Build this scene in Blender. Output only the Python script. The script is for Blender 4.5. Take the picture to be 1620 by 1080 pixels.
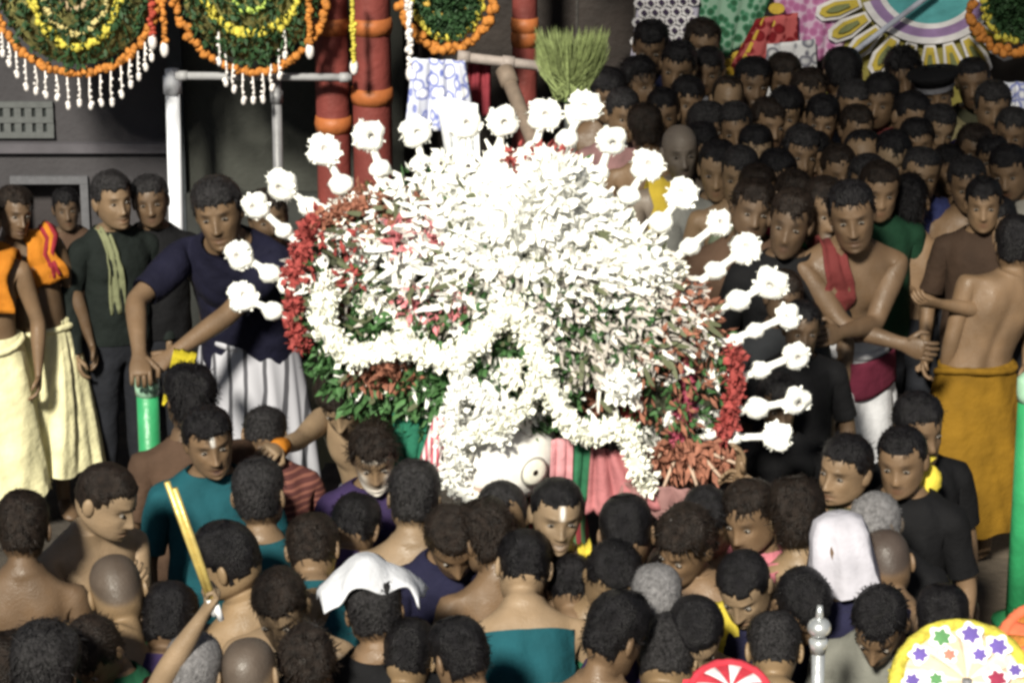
import bpy, math, random
import numpy as np
from mathutils import Vector, Matrix, Quaternion, Euler

for _o in list(bpy.data.objects):
    bpy.data.objects.remove(_o, do_unlink=True)
SC = bpy.context.scene
COL = SC.collection
rng = np.random.default_rng(11)
random.seed(11)
R_ = math.radians

# ------------------------------------------------------------------ camera
PITCH = R_(18.0)
CAM = np.array([0.0, -9.51, 4.99])
FPX = 4500.0
cd = bpy.data.cameras.new('camera')
cd.sensor_width = 36.0
cd.sensor_fit = 'HORIZONTAL'
cd.lens = 36.0 * FPX / 1620.0
cd.clip_end = 400.0
co = bpy.data.objects.new('camera', cd)
COL.objects.link(co)
co.location = CAM
co.rotation_euler = (math.pi / 2 - PITCH, 0, 0)
SC.camera = co

# ------------------------------------------------------------------ world, floodlit night
W = bpy.data.worlds.new('World')
SC.world = W
W.use_nodes = True
wn = W.node_tree.nodes
sky = wn.new('ShaderNodeTexSky')
sky.sky_type = 'NISHITA'
sky.sun_disc = False
SUN_EL, SUN_AZ = R_(35), R_(-16)          # azimuth measured from behind the camera, minus = to its left
sky.sun_elevation = SUN_EL
sky.sun_rotation = math.pi + SUN_AZ
wn['Background'].inputs['Strength'].default_value = 0.027
W.node_tree.links.new(sky.outputs[0], wn['Background'].inputs['Color'])

sl = bpy.data.lights.new('floodlight', 'SUN')
sl.energy = 5.0
sl.angle = R_(7.0)
sl.color = (1.0, 0.95, 0.82)
so = bpy.data.objects.new('floodlight', sl)
COL.objects.link(so)
_tosun = Vector((math.sin(SUN_AZ) * math.cos(SUN_EL), -math.cos(SUN_AZ) * math.cos(SUN_EL), math.sin(SUN_EL)))
so.rotation_euler = _tosun.to_track_quat('Z', 'Y').to_euler()
so.location = (-3, -12, 9)

SC.view_settings.view_transform = 'Standard'
SC.view_settings.look = 'None'
SC.view_settings.exposure = 0.62
SC.view_settings.gamma = 1.0
SC.view_settings.use_curve_mapping = False
SC.render.engine = 'CYCLES'
SC.cycles.max_bounces = 5
SC.cycles.diffuse_bounces = 3
SC.cycles.pixel_filter_type = 'BLACKMAN_HARRIS'
SC.cycles.filter_width = 3.1              # a soft, low-resolution phone lens
SC.cycles.use_denoising = True

# ------------------------------------------------------------------ pixel helpers (direction only)
FWD = np.array([0, math.cos(PITCH), -math.sin(PITCH)])
UP = np.array([0, math.sin(PITCH), math.cos(PITCH)])
def ray(px, py):
    return FWD + np.array([1, 0, 0]) * (px - 810) / FPX + UP * (540 - py) / FPX
def atY(px, py, Y):
    d = ray(px, py)
    return CAM + d * ((Y - CAM[1]) / d[1])
def atZ(px, py, Z):
    d = ray(px, py)
    return CAM + d * ((Z - CAM[2]) / d[2])

# ------------------------------------------------------------------ materials
MATS = {}
def mat(name, col, rough=0.7, var=0.12, scale=30.0, bump=0.15, bscale=None, spec=0.3, metal=0.0, weave=0.0, sheen=0.0, trans=0.0):
    if name in MATS:
        return MATS[name]
    m = bpy.data.materials.new(name)
    m.use_nodes = True
    nt = m.node_tree
    b = nt.nodes['Principled BSDF']
    b.inputs['Roughness'].default_value = rough
    b.inputs['Specular IOR Level'].default_value = spec
    b.inputs['Metallic'].default_value = metal
    if sheen:
        b.inputs['Sheen Weight'].default_value = sheen
    tc = nt.nodes.new('ShaderNodeTexCoord')
    nz = nt.nodes.new('ShaderNodeTexNoise')
    nz.inputs['Scale'].default_value = scale
    nz.inputs['Detail'].default_value = 5.0
    nt.links.new(tc.outputs['Object'], nz.inputs['Vector'])
    rp = nt.nodes.new('ShaderNodeValToRGB')
    rp.color_ramp.elements[0].position = 0.3
    rp.color_ramp.elements[1].position = 0.7
    rp.color_ramp.elements[0].color = (*[max(0, c * (1 - var)) for c in col], 1)
    rp.color_ramp.elements[1].color = (*[min(1, c * (1 + var)) for c in col], 1)
    nt.links.new(nz.outputs['Fac'], rp.inputs['Fac'])
    nt.links.new(rp.outputs['Color'], b.inputs['Base Color'])
    if bump:
        n2 = nt.nodes.new('ShaderNodeTexNoise')
        n2.inputs['Scale'].default_value = bscale or scale * 3
        n2.inputs['Detail'].default_value = 4.0
        nt.links.new(tc.outputs['Object'], n2.inputs['Vector'])
        bp = nt.nodes.new('ShaderNodeBump')
        bp.inputs['Strength'].default_value = bump
        bp.inputs['Distance'].default_value = 0.02
        nt.links.new(n2.outputs['Fac'], bp.inputs['Height'])
        nt.links.new(bp.outputs['Normal'], b.inputs['Normal'])
    MATS[name] = m
    return m

def stripe_mat(name, a, c, freq=60.0, axis=0, rough=0.8, width=0.5):
    if name in MATS:
        return MATS[name]
    m = bpy.data.materials.new(name)
    m.use_nodes = True
    nt = m.node_tree
    b = nt.nodes['Principled BSDF']
    b.inputs['Roughness'].default_value = rough
    b.inputs['Specular IOR Level'].default_value = 0.2
    tc = nt.nodes.new('ShaderNodeTexCoord')
    wv = nt.nodes.new('ShaderNodeTexWave')
    wv.bands_direction = 'XYZ'[axis]
    wv.inputs['Scale'].default_value = freq
    wv.inputs['Distortion'].default_value = 1.5
    wv.inputs['Detail'].default_value = 2.0
    nt.links.new(tc.outputs['Object'], wv.inputs['Vector'])
    rp = nt.nodes.new('ShaderNodeValToRGB')
    rp.color_ramp.elements[0].position = width - 0.06
    rp.color_ramp.elements[1].position = width + 0.06
    rp.color_ramp.elements[0].color = (*a, 1)
    rp.color_ramp.elements[1].color = (*c, 1)
    nt.links.new(wv.outputs['Fac'], rp.inputs['Fac'])
    nt.links.new(rp.outputs['Color'], b.inputs['Base Color'])
    MATS[name] = m
    return m

def attr_mat(name, attr, rough, spec, bump, bscale):
    m = bpy.data.materials.new(name)
    m.use_nodes = True
    nt = m.node_tree
    b = nt.nodes['Principled BSDF']
    b.inputs['Roughness'].default_value = rough
    b.inputs['Specular IOR Level'].default_value = spec
    at = nt.nodes.new('ShaderNodeVertexColor')
    at.layer_name = attr
    tc = nt.nodes.new('ShaderNodeTexCoord')
    nz = nt.nodes.new('ShaderNodeTexNoise')
    nz.inputs['Scale'].default_value = 9.0
    nz.inputs['Detail'].default_value = 6.0
    nt.links.new(tc.outputs['Object'], nz.inputs['Vector'])
    mr = nt.nodes.new('ShaderNodeMapRange')
    mr.inputs['From Min'].default_value = 0.3
    mr.inputs['From Max'].default_value = 0.7
    mr.inputs['To Min'].default_value = 0.8
    mr.inputs['To Max'].default_value = 1.15
    nt.links.new(nz.outputs['Fac'], mr.inputs['Value'])
    mx = nt.nodes.new('ShaderNodeVectorMath')
    mx.operation = 'SCALE'
    nt.links.new(at.outputs['Color'], mx.inputs[0])
    nt.links.new(mr.outputs['Result'], mx.inputs['Scale'])
    nt.links.new(mx.outputs[0], b.inputs['Base Color'])
    rr = nt.nodes.new('ShaderNodeMapRange'); rr.inputs['From Min'].default_value = .35; rr.inputs['From Max'].default_value = .65; rr.inputs['To Min'].default_value = rough - .14; rr.inputs['To Max'].default_value = rough + .16
    n3 = nt.nodes.new('ShaderNodeTexNoise'); n3.inputs['Scale'].default_value = 22.0; nt.links.new(tc.outputs['Object'], n3.inputs['Vector']); nt.links.new(n3.outputs['Fac'], rr.inputs['Value']); nt.links.new(rr.outputs['Result'], b.inputs['Roughness'])
    n2 = nt.nodes.new('ShaderNodeTexNoise')
    n2.inputs['Scale'].default_value = bscale
    nt.links.new(tc.outputs['Object'], n2.inputs['Vector'])
    bp = nt.nodes.new('ShaderNodeBump')
    bp.inputs['Strength'].default_value = bump
    bp.inputs['Distance'].default_value = 0.01
    nt.links.new(n2.outputs['Fac'], bp.inputs['Height'])
    nt.links.new(bp.outputs['Normal'], b.inputs['Normal'])
    return m

SKIN = attr_mat('skin', 'Col', 0.50, 0.34, 0.25, 160.0)
HAIR = mat('black_hair', (0.0065, 0.006, 0.007), 0.40, 0.6, 45, 0.5, 200, spec=0.17)
HAIRB = mat('brown_black_hair', (0.013, 0.009, 0.007), 0.42, 0.6, 45, 0.5, 180, spec=0.17)
HAIRS = mat('salted_hair', (0.016, 0.015, 0.016), 0.45, 0.9, 90, 0.5, 200, spec=0.18)
HAIRG = mat('grey_hair', (0.16, 0.155, 0.16), 0.6, 0.4, 70, 0.6, 220)
EYEW = mat('eye_white', (0.17, 0.15, 0.13), 0.3, 0.05, 30, 0)
EYED = mat('eye_dark', (0.012, 0.008, 0.006), 0.2, 0.1, 30, 0)

# ------------------------------------------------------------------ object helpers
def link(name, me, parent=None, loc=None):
    o = bpy.data.objects.new(name, me)
    COL.objects.link(o)
    if parent is not None:
        o.parent = parent
    if loc is not None:
        o.location = loc
    return o
def tag(o, label=None, cat=None, group=None, kind=None):
    if label: o['label'] = label
    if cat: o['category'] = cat
    if group: o['group'] = group
    if kind: o['kind'] = kind
    return o
def empty(name, loc, label=None, cat=None, group=None):
    o = bpy.data.objects.new(name, None)
    COL.objects.link(o)
    o.location = loc
    o.empty_display_size = 0.1
    return tag(o, label, cat, group)
def mesh(name, v, f, mats, smooth=True, mi=None):
    me = bpy.data.meshes.new(name)
    me.from_pydata([tuple(p) for p in np.asarray(v, float).tolist()], [], [tuple(q) for q in f])
    for m in (mats if isinstance(mats, (list, tuple)) else [mats]):
        me.materials.append(m)
    if smooth:
        me.polygons.foreach_set('use_smooth', [True] * len(me.polygons))
    if mi is not None:
        me.polygons.foreach_set('material_index', list(mi))
    me.update()
    return me

class MB:
    """collects shapes into one mesh"""
    def __init__(s):
        s.v = []; s.f = []; s.m = []
    def add(s, v, f, m=0):
        n = len(s.v)
        s.v.extend([tuple(p) for p in np.asarray(v, float).tolist()])
        for q in f:
            s.f.append(tuple(i + n for i in q)); s.m.append(m)
        return s
    def box(s, c, d, m=0, R=None):
        c = np.array(c, float); d = np.array(d, float) / 2
        v = np.array([[x, y, z] for x in (-1, 1) for y in (-1, 1) for z in (-1, 1)], float) * d
        if R is not None: v = v @ np.array(R).T
        return s.add(v + c, [(0, 1, 3, 2), (4, 6, 7, 5), (0, 4, 5, 1), (2, 3, 7, 6), (0, 2, 6, 4), (1, 5, 7, 3)], m)
    def tube(s, pts, rad, n=10, m=0, cap=True, lump=0.0, flat=1.0):
        pts = np.asarray(pts, float); K = len(pts)
        rad = np.broadcast_to(np.asarray(rad, float), (K,))
        T = np.gradient(pts, axis=0)
        T /= np.linalg.norm(T, axis=1)[:, None] + 1e-9
        a = np.array([0, 0, 1.0]) if abs(T[0][2]) < 0.9 else np.array([1.0, 0, 0])
        u = np.cross(T[0], a); u /= np.linalg.norm(u)
        V = []
        for k in range(K):
            u = u - T[k] * np.dot(u, T[k]); u /= np.linalg.norm(u)
            w = np.cross(T[k], u)
            for j in range(n):
                t = 2 * math.pi * j / n
                r = rad[k] * (1 + lump * (random.random() - 0.5))
                V.append(pts[k] + r * (math.cos(t) * u + flat * math.sin(t) * w))
        F = [(k * n + j, k * n + (j + 1) % n, (k + 1) * n + (j + 1) % n, (k + 1) * n + j) for k in range(K - 1) for j in range(n)]
        if cap:
            F.append(tuple(range(n - 1, -1, -1)))
            F.append(tuple((K - 1) * n + j for j in range(n)))
        return s.add(V, F, m)
    def ball(s, c, r, m=0, nu=8, nv=6, lump=0.0, R=None):
        c = np.array(c, float); r = np.broadcast_to(np.asarray(r, float), (3,))
        V = []
        for i in range(1, nv):
            p = math.pi * i / nv
            for j in range(nu):
                t = 2 * math.pi * j / nu
                V.append(np.array([math.sin(p) * math.cos(t), math.sin(p) * math.sin(t), math.cos(p)]) * (1 + lump * (random.random() - .5)))
        V.append([0, 0, 1]); V.append([0, 0, -1])
        V = np.array(V) * r
        if R is not None: V = V @ np.array(R).T
        F = [(i * nu + j, i * nu + (j + 1) % nu, (i + 1) * nu + (j + 1) % nu, (i + 1) * nu + j) for i in range(nv - 2) for j in range(nu)]
        a = len(V) - 2
        F += [(a, (j + 1) % nu, j) for j in range(nu)]
        F += [(a + 1, (nv - 2) * nu + j, (nv - 2) * nu + (j + 1) % nu) for j in range(nu)]
        return s.add(V + c, F, m)
    def petals(s, C, N, size, m=0, spread=0.7, width=0.45, curl=0.3):
        """bent petals standing on points C with normals N"""
        C = np.asarray(C, float); N = np.asarray(N, float)
        n = len(C)
        D = N + rng.normal(0, spread, (n, 3)); D /= np.linalg.norm(D, axis=1)[:, None]
        U = np.cross(D, rng.normal(0, 1, (n, 3))); U /= np.linalg.norm(U, axis=1)[:, None]
        Wd = np.cross(D, U)
        S = (size * rng.uniform(0.6, 1.35, n))[:, None]
        a = C; b = C + D * S * .5 + U * S * width * .5 + Wd * S * curl * .3
        c = C + D * S + Wd * S * curl; d = C + D * S * .5 - U * S * width * .5 + Wd * S * curl * .3
        e = C + D * S * .55
        V = np.stack([a, b, c, d, e], 1).reshape(-1, 3)
        F = []
        for i in range(n):
            o = 5 * i
            F += [(o, o + 1, o + 4), (o + 1, o + 2, o + 4), (o + 2, o + 3, o + 4), (o + 3, o, o + 4)]
        return s.add(V, F, m)
    def mesh(s, name, mats, smooth=True):
        return mesh(name, s.v, s.f, mats, smooth, s.m)
    def build(s, name, mats, parent=None, loc=None, smooth=True):
        return link(name, s.mesh(name, mats, smooth), parent, loc)

# ================================================================== PEOPLE
NC = 24
TORSO = [  # z, rx, ry, y offset
 (.80, .150, .100, .000), (.88, .166, .114, .006), (.96, .160, .110, .002), (1.03, .147, .101, -.004), (1.10, .146, .102, -.006),
 (1.17, .152, .105, -.002), (1.24, .161, .110, .002), (1.30, .168, .110, .004), (1.35, .172, .101, .008), (1.395, .160, .085, .013),
 (1.430, .112, .068, .016), (1.452, .080, .063, .016), (1.474, .066, .062, .012)]
HEAD = [  # front y,z ; back y,z ; half width   (relative to the head centre)
 (-.055, -.122, .060, -.095, .056), (-.086, -.118, .068, -.075, .053), (-.098, -.101, .078, -.060, .060), (-.098, -.081, .087, -.045, .0665),
 (-.098, -.063, .092, -.030, .0695), (-.099, -.046, .095, -.015, .0715), (-.098, -.029, .097, -.002, .0735), (-.096, -.011, .098, .010, .0750),
 (-.096, .007, .098, .022, .0760), (-.098, .024, .097, .035, .0765), (-.096, .045, .093, .050, .0755), (-.089, .066, .085, .068, .0710),
 (-.073, .088, .068, .088, .0590), (-.046, .106, .042, .105, .0380)]
NT, NH = len(TORSO), len(HEAD)
ARM_R = [.057, .053, .046, .040, .039, .040, .035, .027]
NA, NAV = 12, 14
NL, NLV = 10, 16
def _theta(w):
    j = np.arange(NC); a = 2 * math.pi * j / NC
    return a - w * np.sin(a)
T0, T1 = _theta(0.0), _theta(0.34)

BASE_N = 0
RING0 = lambda k: k * NC
POLE = (NT + NH) * NC
ARM0 = [POLE + 1, POLE + 1 + NA * NAV + 1]
LEG0 = [ARM0[1] + NA * NAV + 1, ARM0[1] + NA * NAV + 1 + NL * NLV + 1]
MID0 = LEG0[1] + NL * NLV + 1
NBASE = MID0 + 3
def hole(side):
    c0, c1 = (4, 8) if side == 0 else (20, 16)
    st = 1 if side == 0 else -1
    L = [(6, c) for c in range(c0, c1 + st, st)] + [(7, c1), (8, c1)] + [(9, c) for c in range(c1, c0 - st, -st)] + [(8, c0), (7, c0)]
    return [r * NC + c for r, c in L]
def legloop(side):
    cols = list(range(0, 13)) if side == 0 else [0] + list(range(23, 11, -1))
    return cols + [MID0 + 2, MID0 + 1, MID0]
def template():
    F, K, Rw = [], [], []
    def add(f, k, r):
        F.append(f); K.append(k); Rw.append(r)
    for k in range(NT + NH - 1):
        for j in range(NC):
            if 6 <= k < 9 and (4 <= j < 8 or 16 <= j < 20):
                continue
            j2 = (j + 1) % NC
            add((k * NC + j, k * NC + j2, (k + 1) * NC + j2, (k + 1) * NC + j), 0 if k < NT - 1 else 2, k)
    for j in range(NC):
        add(((NT + NH - 1) * NC + j, (NT + NH - 1) * NC + (j + 1) % NC, POLE), 2, NT + NH - 1)
    for s in (0, 1):
        prev = hole(s)
        for k in range(NA):
            cur = [ARM0[s] + k * NAV + i for i in range(NAV)]
            for i in range(NAV):
                add((prev[i], prev[(i + 1) % NAV], cur[(i + 1) % NAV], cur[i]), 3 + s, k)
            prev = cur
        for i in range(NAV):
            add((prev[i], prev[(i + 1) % NAV], ARM0[s] + NA * NAV), 3 + s, NA)
        prev = legloop(s)
        for k in range(NL):
            cur = [LEG0[s] + k * NLV + i for i in range(NLV)]
            for i in range(NLV):
                add((prev[i], prev[(i + 1) % NLV], cur[(i + 1) % NLV], cur[i]), 5 + s, k)
            prev = cur
        for i in range(NLV):
            add((prev[i], prev[(i + 1) % NLV], LEG0[s] + NL * NLV), 5 + s, NL)
    return F, np.array(K), np.array(Rw)
TF, TK, TR = template()

def slerp(qa, qb, t):
    return qa.slerp(qb, t)
def npm(q):
    return np.array(q.to_matrix())

def spine_fn(bend, side, twist):
    def ang(z):
        t = min(1, max(0, (z - .84) / .50)); s = t * t * (3 - 2 * t)
        return s
    def q(z):
        s = ang(z)
        return Quaternion((0, 1, 0), side * s) @ Quaternion((1, 0, 0), bend * s) @ Quaternion((0, 0, 1), twist * s)
    zs = np.linspace(.80, 1.50, 36); P = [np.array([0, 0, .80])]
    for a, b in zip(zs[:-1], zs[1:]):
        d = npm(q((a + b) / 2))[:, 2]
        P.append(P[-1] + d * (b - a))
    P = np.array(P)
    def pos(z):
        if z < .80: return np.array([0, 0, z])
        return np.array([np.interp(z, zs, P[:, i]) for i in range(3)])
    return q, pos

def two_bone(S, T, l1, l2, pole):
    d = T - S; L = np.linalg.norm(d)
    L2 = min(L, (l1 + l2) * .995); L2 = max(L2, abs(l1 - l2) + .04)
    d = d / (L + 1e-9)
    a = (l1 * l1 - l2 * l2 + L2 * L2) / (2 * L2)
    h = math.sqrt(max(0, l1 * l1 - a * a))
    p = pole - d * np.dot(pole, d); p /= np.linalg.norm(p) + 1e-9
    E = S + d * a + p * h
    return E, S + d * L2

def pose_base(bend=0, side=0, twist=0, hq=None, hands=(None, None), build=1.0, belly=0.0, poles=(None, None), shrug=0.0, legspread=0.0, neck=1.0):
    V = np.zeros((NBASE, 3))
    q, pos = spine_fn(bend, side, twist)
    # torso
    for k, (z, rx, ry, yo) in enumerate(TORSO):
        Rm = npm(q(z)); c = pos(z)
        bw = (1 + (build - 1) * (1 if z < 1.42 else .4)) * (neck if z > 1.46 else 1 + (neck - 1) * .5 if z > 1.44 else 1)
        x = rx * bw * np.sin(T0); y = yo - ry * bw * np.cos(T0)
        fr = np.clip(np.cos(T0), 0, 1)
        y = y - belly * fr * math.exp(-((z - 1.06) / .10) ** 2)
        # squarish section
        x = np.sign(x) * np.abs(x / (rx * bw)) ** .88 * rx * bw
        zz = np.zeros(NC)
        if 8 <= k <= 10: zz = -0.012 * np.cos(T0)          # collar slope
        V[k * NC:(k + 1) * NC] = c + np.stack([x, y, zz], 1) @ Rm.T
    # head
    qt = q(1.48); J = pos(1.48)
    if hq is None: hq = qt
    qm = slerp(qt, hq, .5)
    HCv = J + npm(qt) @ np.array([0, .004, 0]) + npm(qm) @ np.array([0, -.006, .036]) + npm(hq) @ np.array([0, -.013, .078])
    Rh = npm(hq)
    for k, (yf, zf, yb, zb, rx) in enumerate(HEAD):
        c = np.cos(T1); s = np.sin(T1)
        y = (yf + yb) / 2 + (yf - yb) / 2 * c; z = (zf + zb) / 2 + (zf - zb) / 2 * c
        pw = .92
        x = np.sign(s) * np.abs(s) ** pw * rx
        x = x * (1 - .10 * np.clip(c, 0, 1))
        V[(NT + k) * NC:(NT + k + 1) * NC] = HCv + np.stack([x, y, z], 1) @ Rh.T
    V[POLE] = HCv + Rh @ np.array([0, 0, .113])
    info = {'HC': HCv, 'Rh': Rh, 'hq': hq, 'q': q, 'pos': pos, 'hand': []}
    # arms
    for sd in (0, 1):
        sg = 1 if sd == 0 else -1
        Rs = npm(q(1.35)); qs = q(1.35)
        S = pos(1.36) + Rs @ np.array([sg * .176 * build, .008, .004 + shrug])
        T = hands[sd]
        if T is None:
            T = S + np.array([sg * .07, -.06, -.515])
        pole = poles[sd] if poles[sd] is not None else np.array([sg * .6, .5, -.6])
        E, Wr = two_bone(S, np.asarray(T, float), .285, .25, np.asarray(pole, float))
        d1 = (E - S) / np.linalg.norm(E - S); d2 = (Wr - E) / np.linalg.norm(Wr - E)
        ax0 = Vector(Rs @ np.array([sg, 0, 0]))
        q1 = ax0.rotation_difference(Vector(d1))
        q2 = Vector(d1).rotation_difference(Vector(d2))
        u0 = Rs @ np.array([0, -1, 0]); v0 = Rs @ np.array([0, 0, 1])
        I = Quaternion()
        def fr(qq):
            m = npm(qq); return m @ u0, m @ v0
        A = slerp(I, q1, .55); B = q1; C = slerp(I, q2, .5) @ q1; D = q2 @ q1
        am = npm(A)
        l1 = .285; l2 = .25
        bb = .5 + .5 * build
        rows = [(S + (am @ np.array(ax0)) * .012, A, ARM_R[0], ARM_R[0]),
                (S + d1 * l1 * .22, B, ARM_R[1], ARM_R[1]), (S + d1 * l1 * .52, B, ARM_R[2] , ARM_R[2]), (S + d1 * l1 * .82, B, ARM_R[3], ARM_R[3]),
                (E, C, ARM_R[4], ARM_R[4]), (E + d2 * l2 * .2, D, ARM_R[5], ARM_R[5]), (E + d2 * l2 * .5, D, ARM_R[6], ARM_R[6]),
                (E + d2 * l2 * .84, D, ARM_R[7], ARM_R[7] * .9), (Wr, D, .026, .019), (Wr + d2 * .030, D, .036, .018), (Wr + d2 * .062, D, .042, .016), (Wr + d2 * .088, D, .039, .012)]
        ph0 = math.radians(-125); 
        for k, (c, qq, ru, rv) in enumerate(rows):
            u, v = fr(qq)
            ang = ph0 + np.arange(NAV) * 2 * math.pi / NAV
            # loop starts front-bottom and runs to the back-bottom, then up
            # front=+u, up=+v : start (u+, v-)
            a2 = math.radians(-50) - np.arange(NAV) * 2 * math.pi / NAV
            P = c + ru * bb * np.cos(a2)[:, None] * u + rv * bb * np.sin(a2)[:, None] * v
            V[ARM0[sd] + k * NAV:ARM0[sd] + (k + 1) * NAV] = P
        V[ARM0[sd] + NA * NAV] = Wr + d2 * .094
        u, v = fr(D)
        info['hand'].append((Wr, d2, u, v, E, S))
    # legs
    mid_f, mid_b = V[0], V[12]
    for i in range(3):
        t = (i + 1) / 4
        V[MID0 + i] = mid_f * (1 - t) + mid_b * t + np.array([0, 0, -.02])
    for sd in (0, 1):
        sg = 1 if sd == 0 else -1
        hx = .084; ax = sg * (.095 + legspread)
        rows = [(.745, hx, .0, .082, .088), (.66, hx, .0, .077, .082), (.55, hx, .0, .066, .070), (.46, hx, -.005, .053, .056), (.36, hx, .008, .050, .056),
                (.22, hx, .012, .040, .044), (.09, hx, .018, .033, .038), (.05, hx, .0, .036, .062), (.035, hx, -.09, .045, .04), (.03, hx, -.15, .042, .03)]
        for k, (z, x, y, ru, rv) in enumerate(rows):
            xx = sg * (x + legspread * min(1, (.75 - z) / .6))
            ang = (-math.pi / 2 + np.arange(NLV) * 2 * math.pi / NLV) if sd == 0 else (-math.pi / 2 - np.arange(NLV) * 2 * math.pi / NLV)
            ang = ang - (.55 if sd == 0 else -.55)
            c = np.array([xx, y, z])
            if k < 7:
                P = c + np.stack([ru * np.cos(ang), rv * np.sin(ang), np.zeros(NLV)], 1)
            else:
                P = c + np.stack([ru * np.cos(ang), 0 * ang + (.03 if k == 7 else 0) * np.sin(ang), rv * .7 * np.sin(ang) * (-1 if False else 1)], 1)
                P[:, 2] = np.clip(P[:, 2], 0.004, None)
            V[LEG0[sd] + k * NLV:LEG0[sd] + (k + 1) * NLV] = P
        V[LEG0[sd] + NL * NLV] = np.array([sg * (hx + legspread), -.175, .02])
    return V, info

# ---- Catmull-Clark as an operator shared by all bodies
class CC:
    def __init__(s, faces, nv, kind, row):
        s.nv = nv; s.nf = len(faces)
        s.fl = np.concatenate([[i] * len(f) for i, f in enumerate(faces)])
        s.fv = np.concatenate([list(f) for f in faces]).astype(int)
        s.fn = np.array([len(f) for f in faces], float)
        ed = {}
        ef = []
        for i, f in enumerate(faces):
            for a, b in zip(f, f[1:] + f[:1]):
                k = (min(a, b), max(a, b))
                if k not in ed:
                    ed[k] = len(ed); ef.append([])
                ef[ed[k]].append(i)
        s.e = np.array(list(ed.keys())); s.ne = len(s.e)
        s.eb = np.array([len(x) != 2 for x in ef])
        s.ef = np.array([(x + x)[:2] for x in ef])
        s.val = np.zeros(nv); np.add.at(s.val, s.e.ravel(), 1)
        s.vb = np.zeros(nv, bool); s.vb[s.e[s.eb].ravel()] = True
        s.vf = np.zeros(nv); np.add.at(s.vf, s.fv, 1)
        nf, ne = s.nf, s.ne
        out, kk, rr = [], [], []
        for i, f in enumerate(faces):
            n = len(f)
            es = [nv + ed[(min(f[j], f[(j + 1) % n]), max(f[j], f[(j + 1) % n]))] for j in range(n)]
            for j in range(n):
                out.append((f[j], es[j], nv + ne + i, es[j - 1])); kk.append(kind[i]); rr.append(row[i])
        s.out = out; s.kind = np.array(kk); s.row = np.array(rr)
        s.nout = nv + ne + nf
    def __call__(s, V):
        V = np.asarray(V, float); D = V.shape[1]
        fp = np.zeros((s.nf, D)); np.add.at(fp, s.fl, V[s.fv]); fp /= s.fn[:, None]
        em = (V[s.e[:, 0]] + V[s.e[:, 1]]) / 2
        ep = (em * 2 + fp[s.ef[:, 0]] + fp[s.ef[:, 1]]) / 4
        ep[s.eb] = em[s.eb]
        Fm = np.zeros((s.nv, D)); np.add.at(Fm, s.fv, fp[s.fl]); Fm /= np.maximum(s.vf, 1)[:, None]
        Rm = np.zeros((s.nv, D)); np.add.at(Rm, s.e.ravel(), np.repeat(em, 2, 0)); Rm /= np.maximum(s.val, 1)[:, None]
        n = np.maximum(s.val, 3)[:, None]
        vp = (Fm + 2 * Rm + (n - 3) * V) / n
        vp[s.vb] = V[s.vb]
        return np.vstack([vp, ep, fp])

import bmesh
def _orient(F, V):
    bm = bmesh.new()
    vs = [bm.verts.new(p) for p in V]
    fs = [bm.faces.new([vs[i] for i in f]) for f in F]
    bmesh.ops.recalc_face_normals(bm, faces=fs)
    bm.verts.index_update(); bm.faces.ensure_lookup_table()
    out = [tuple(v.index for v in f.verts) for f in bm.faces]
    bm.free()
    return out
_restV, _restI = pose_base()
TF = _orient(TF, _restV)
CC1 = CC(TF, NBASE, TK, TR)
CC2 = CC(CC1.out, CC1.nout, CC1.kind, CC1.row)
HC0 = _restI['HC']

def vnormals(V, F):
    F = np.asarray(F)
    n = np.cross(V[F[:, 2]] - V[F[:, 0]], V[F[:, 3]] - V[F[:, 1]])
    N = np.zeros_like(V)
    for i in range(4):
        np.add.at(N, F[:, i], n)
    return N / (np.linalg.norm(N, axis=1)[:, None] + 1e-12)

g = lambda x, s: np.exp(-(x / s) ** 2)
class LOD:
    def __init__(s, cc, rest):
        s.F = np.array(cc.out); s.kind = cc.kind; s.row = cc.row; s.rest = rest
        vk = np.zeros(len(rest), int); vk[s.F.ravel()] = np.repeat(s.kind, 4); s.vkind = vk
        s.head = np.zeros(len(rest), bool); s.head[s.F[s.kind == 2].ravel()] = True
        s.q = rest - HC0
        s.torso = np.zeros(len(rest), bool); s.torso[s.F[s.kind == 0].ravel()] = True
        x, y, z = s.q.T
        fr = 1 / (1 + np.exp((y + .055) / .012))
        ax = np.abs(x)
        tip = np.clip((.020 - z) / .055, 0, 1) * (1 / (1 + np.exp(-(z + .043) / .0035)))
        s.nose = fr * (g(x, .0105) * .024 * tip + .010 * g(ax - .011, .008) * g(z + .037, .008))
        s.sock = fr * (-.010 * g(ax - .032, .015) * g(z - .003, .012))
        s.feat = fr * (.0045 * g(ax - .028, .02) * g(z - .025, .008) + .005 * g(ax - .046, .016) * g(z + .025, .016)
                       + .0055 * g(x, .019) * g(z + .060, .0055) + .0065 * g(x, .017) * g(z + .0745, .006) - .006 * g(x, .024) * g(z + .067, .0035)
                       + .006 * g(x, .017) * g(z + .101, .012) - .003 * g(x, .02) * g(z + .088, .006) - .003 * g(ax - .05, .012) * g(z + .06, .016))
        s.jaw = g(z + .08, .04)
        s.brow = fr * g(ax - .030, .016) * g(z - .0225 - .05 * (ax - .03), .0042)
        s.lip = fr * g(x, .021) * g(z + .0675, .010)
        s.must = fr * g(x, .026) * g(z + .051 + ax * .22, .0055)
        s.beard = (1 / (1 + np.exp((z + .055 + .25 * np.clip(.05 - ax, -.05, .05)) / .006))) * (1 / (1 + np.exp((y - .02) / .012))) * (z > -.135)
        s.eyesh = fr * g(ax - .031, .016) * g(z - .004, .009)
        s.mark = fr * g(x, .0065) * np.clip(1 - np.abs(z - .048) / .026, 0, 1) ** .4
        s.band = fr * g(z - .052, .008) * (ax < .045)
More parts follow.
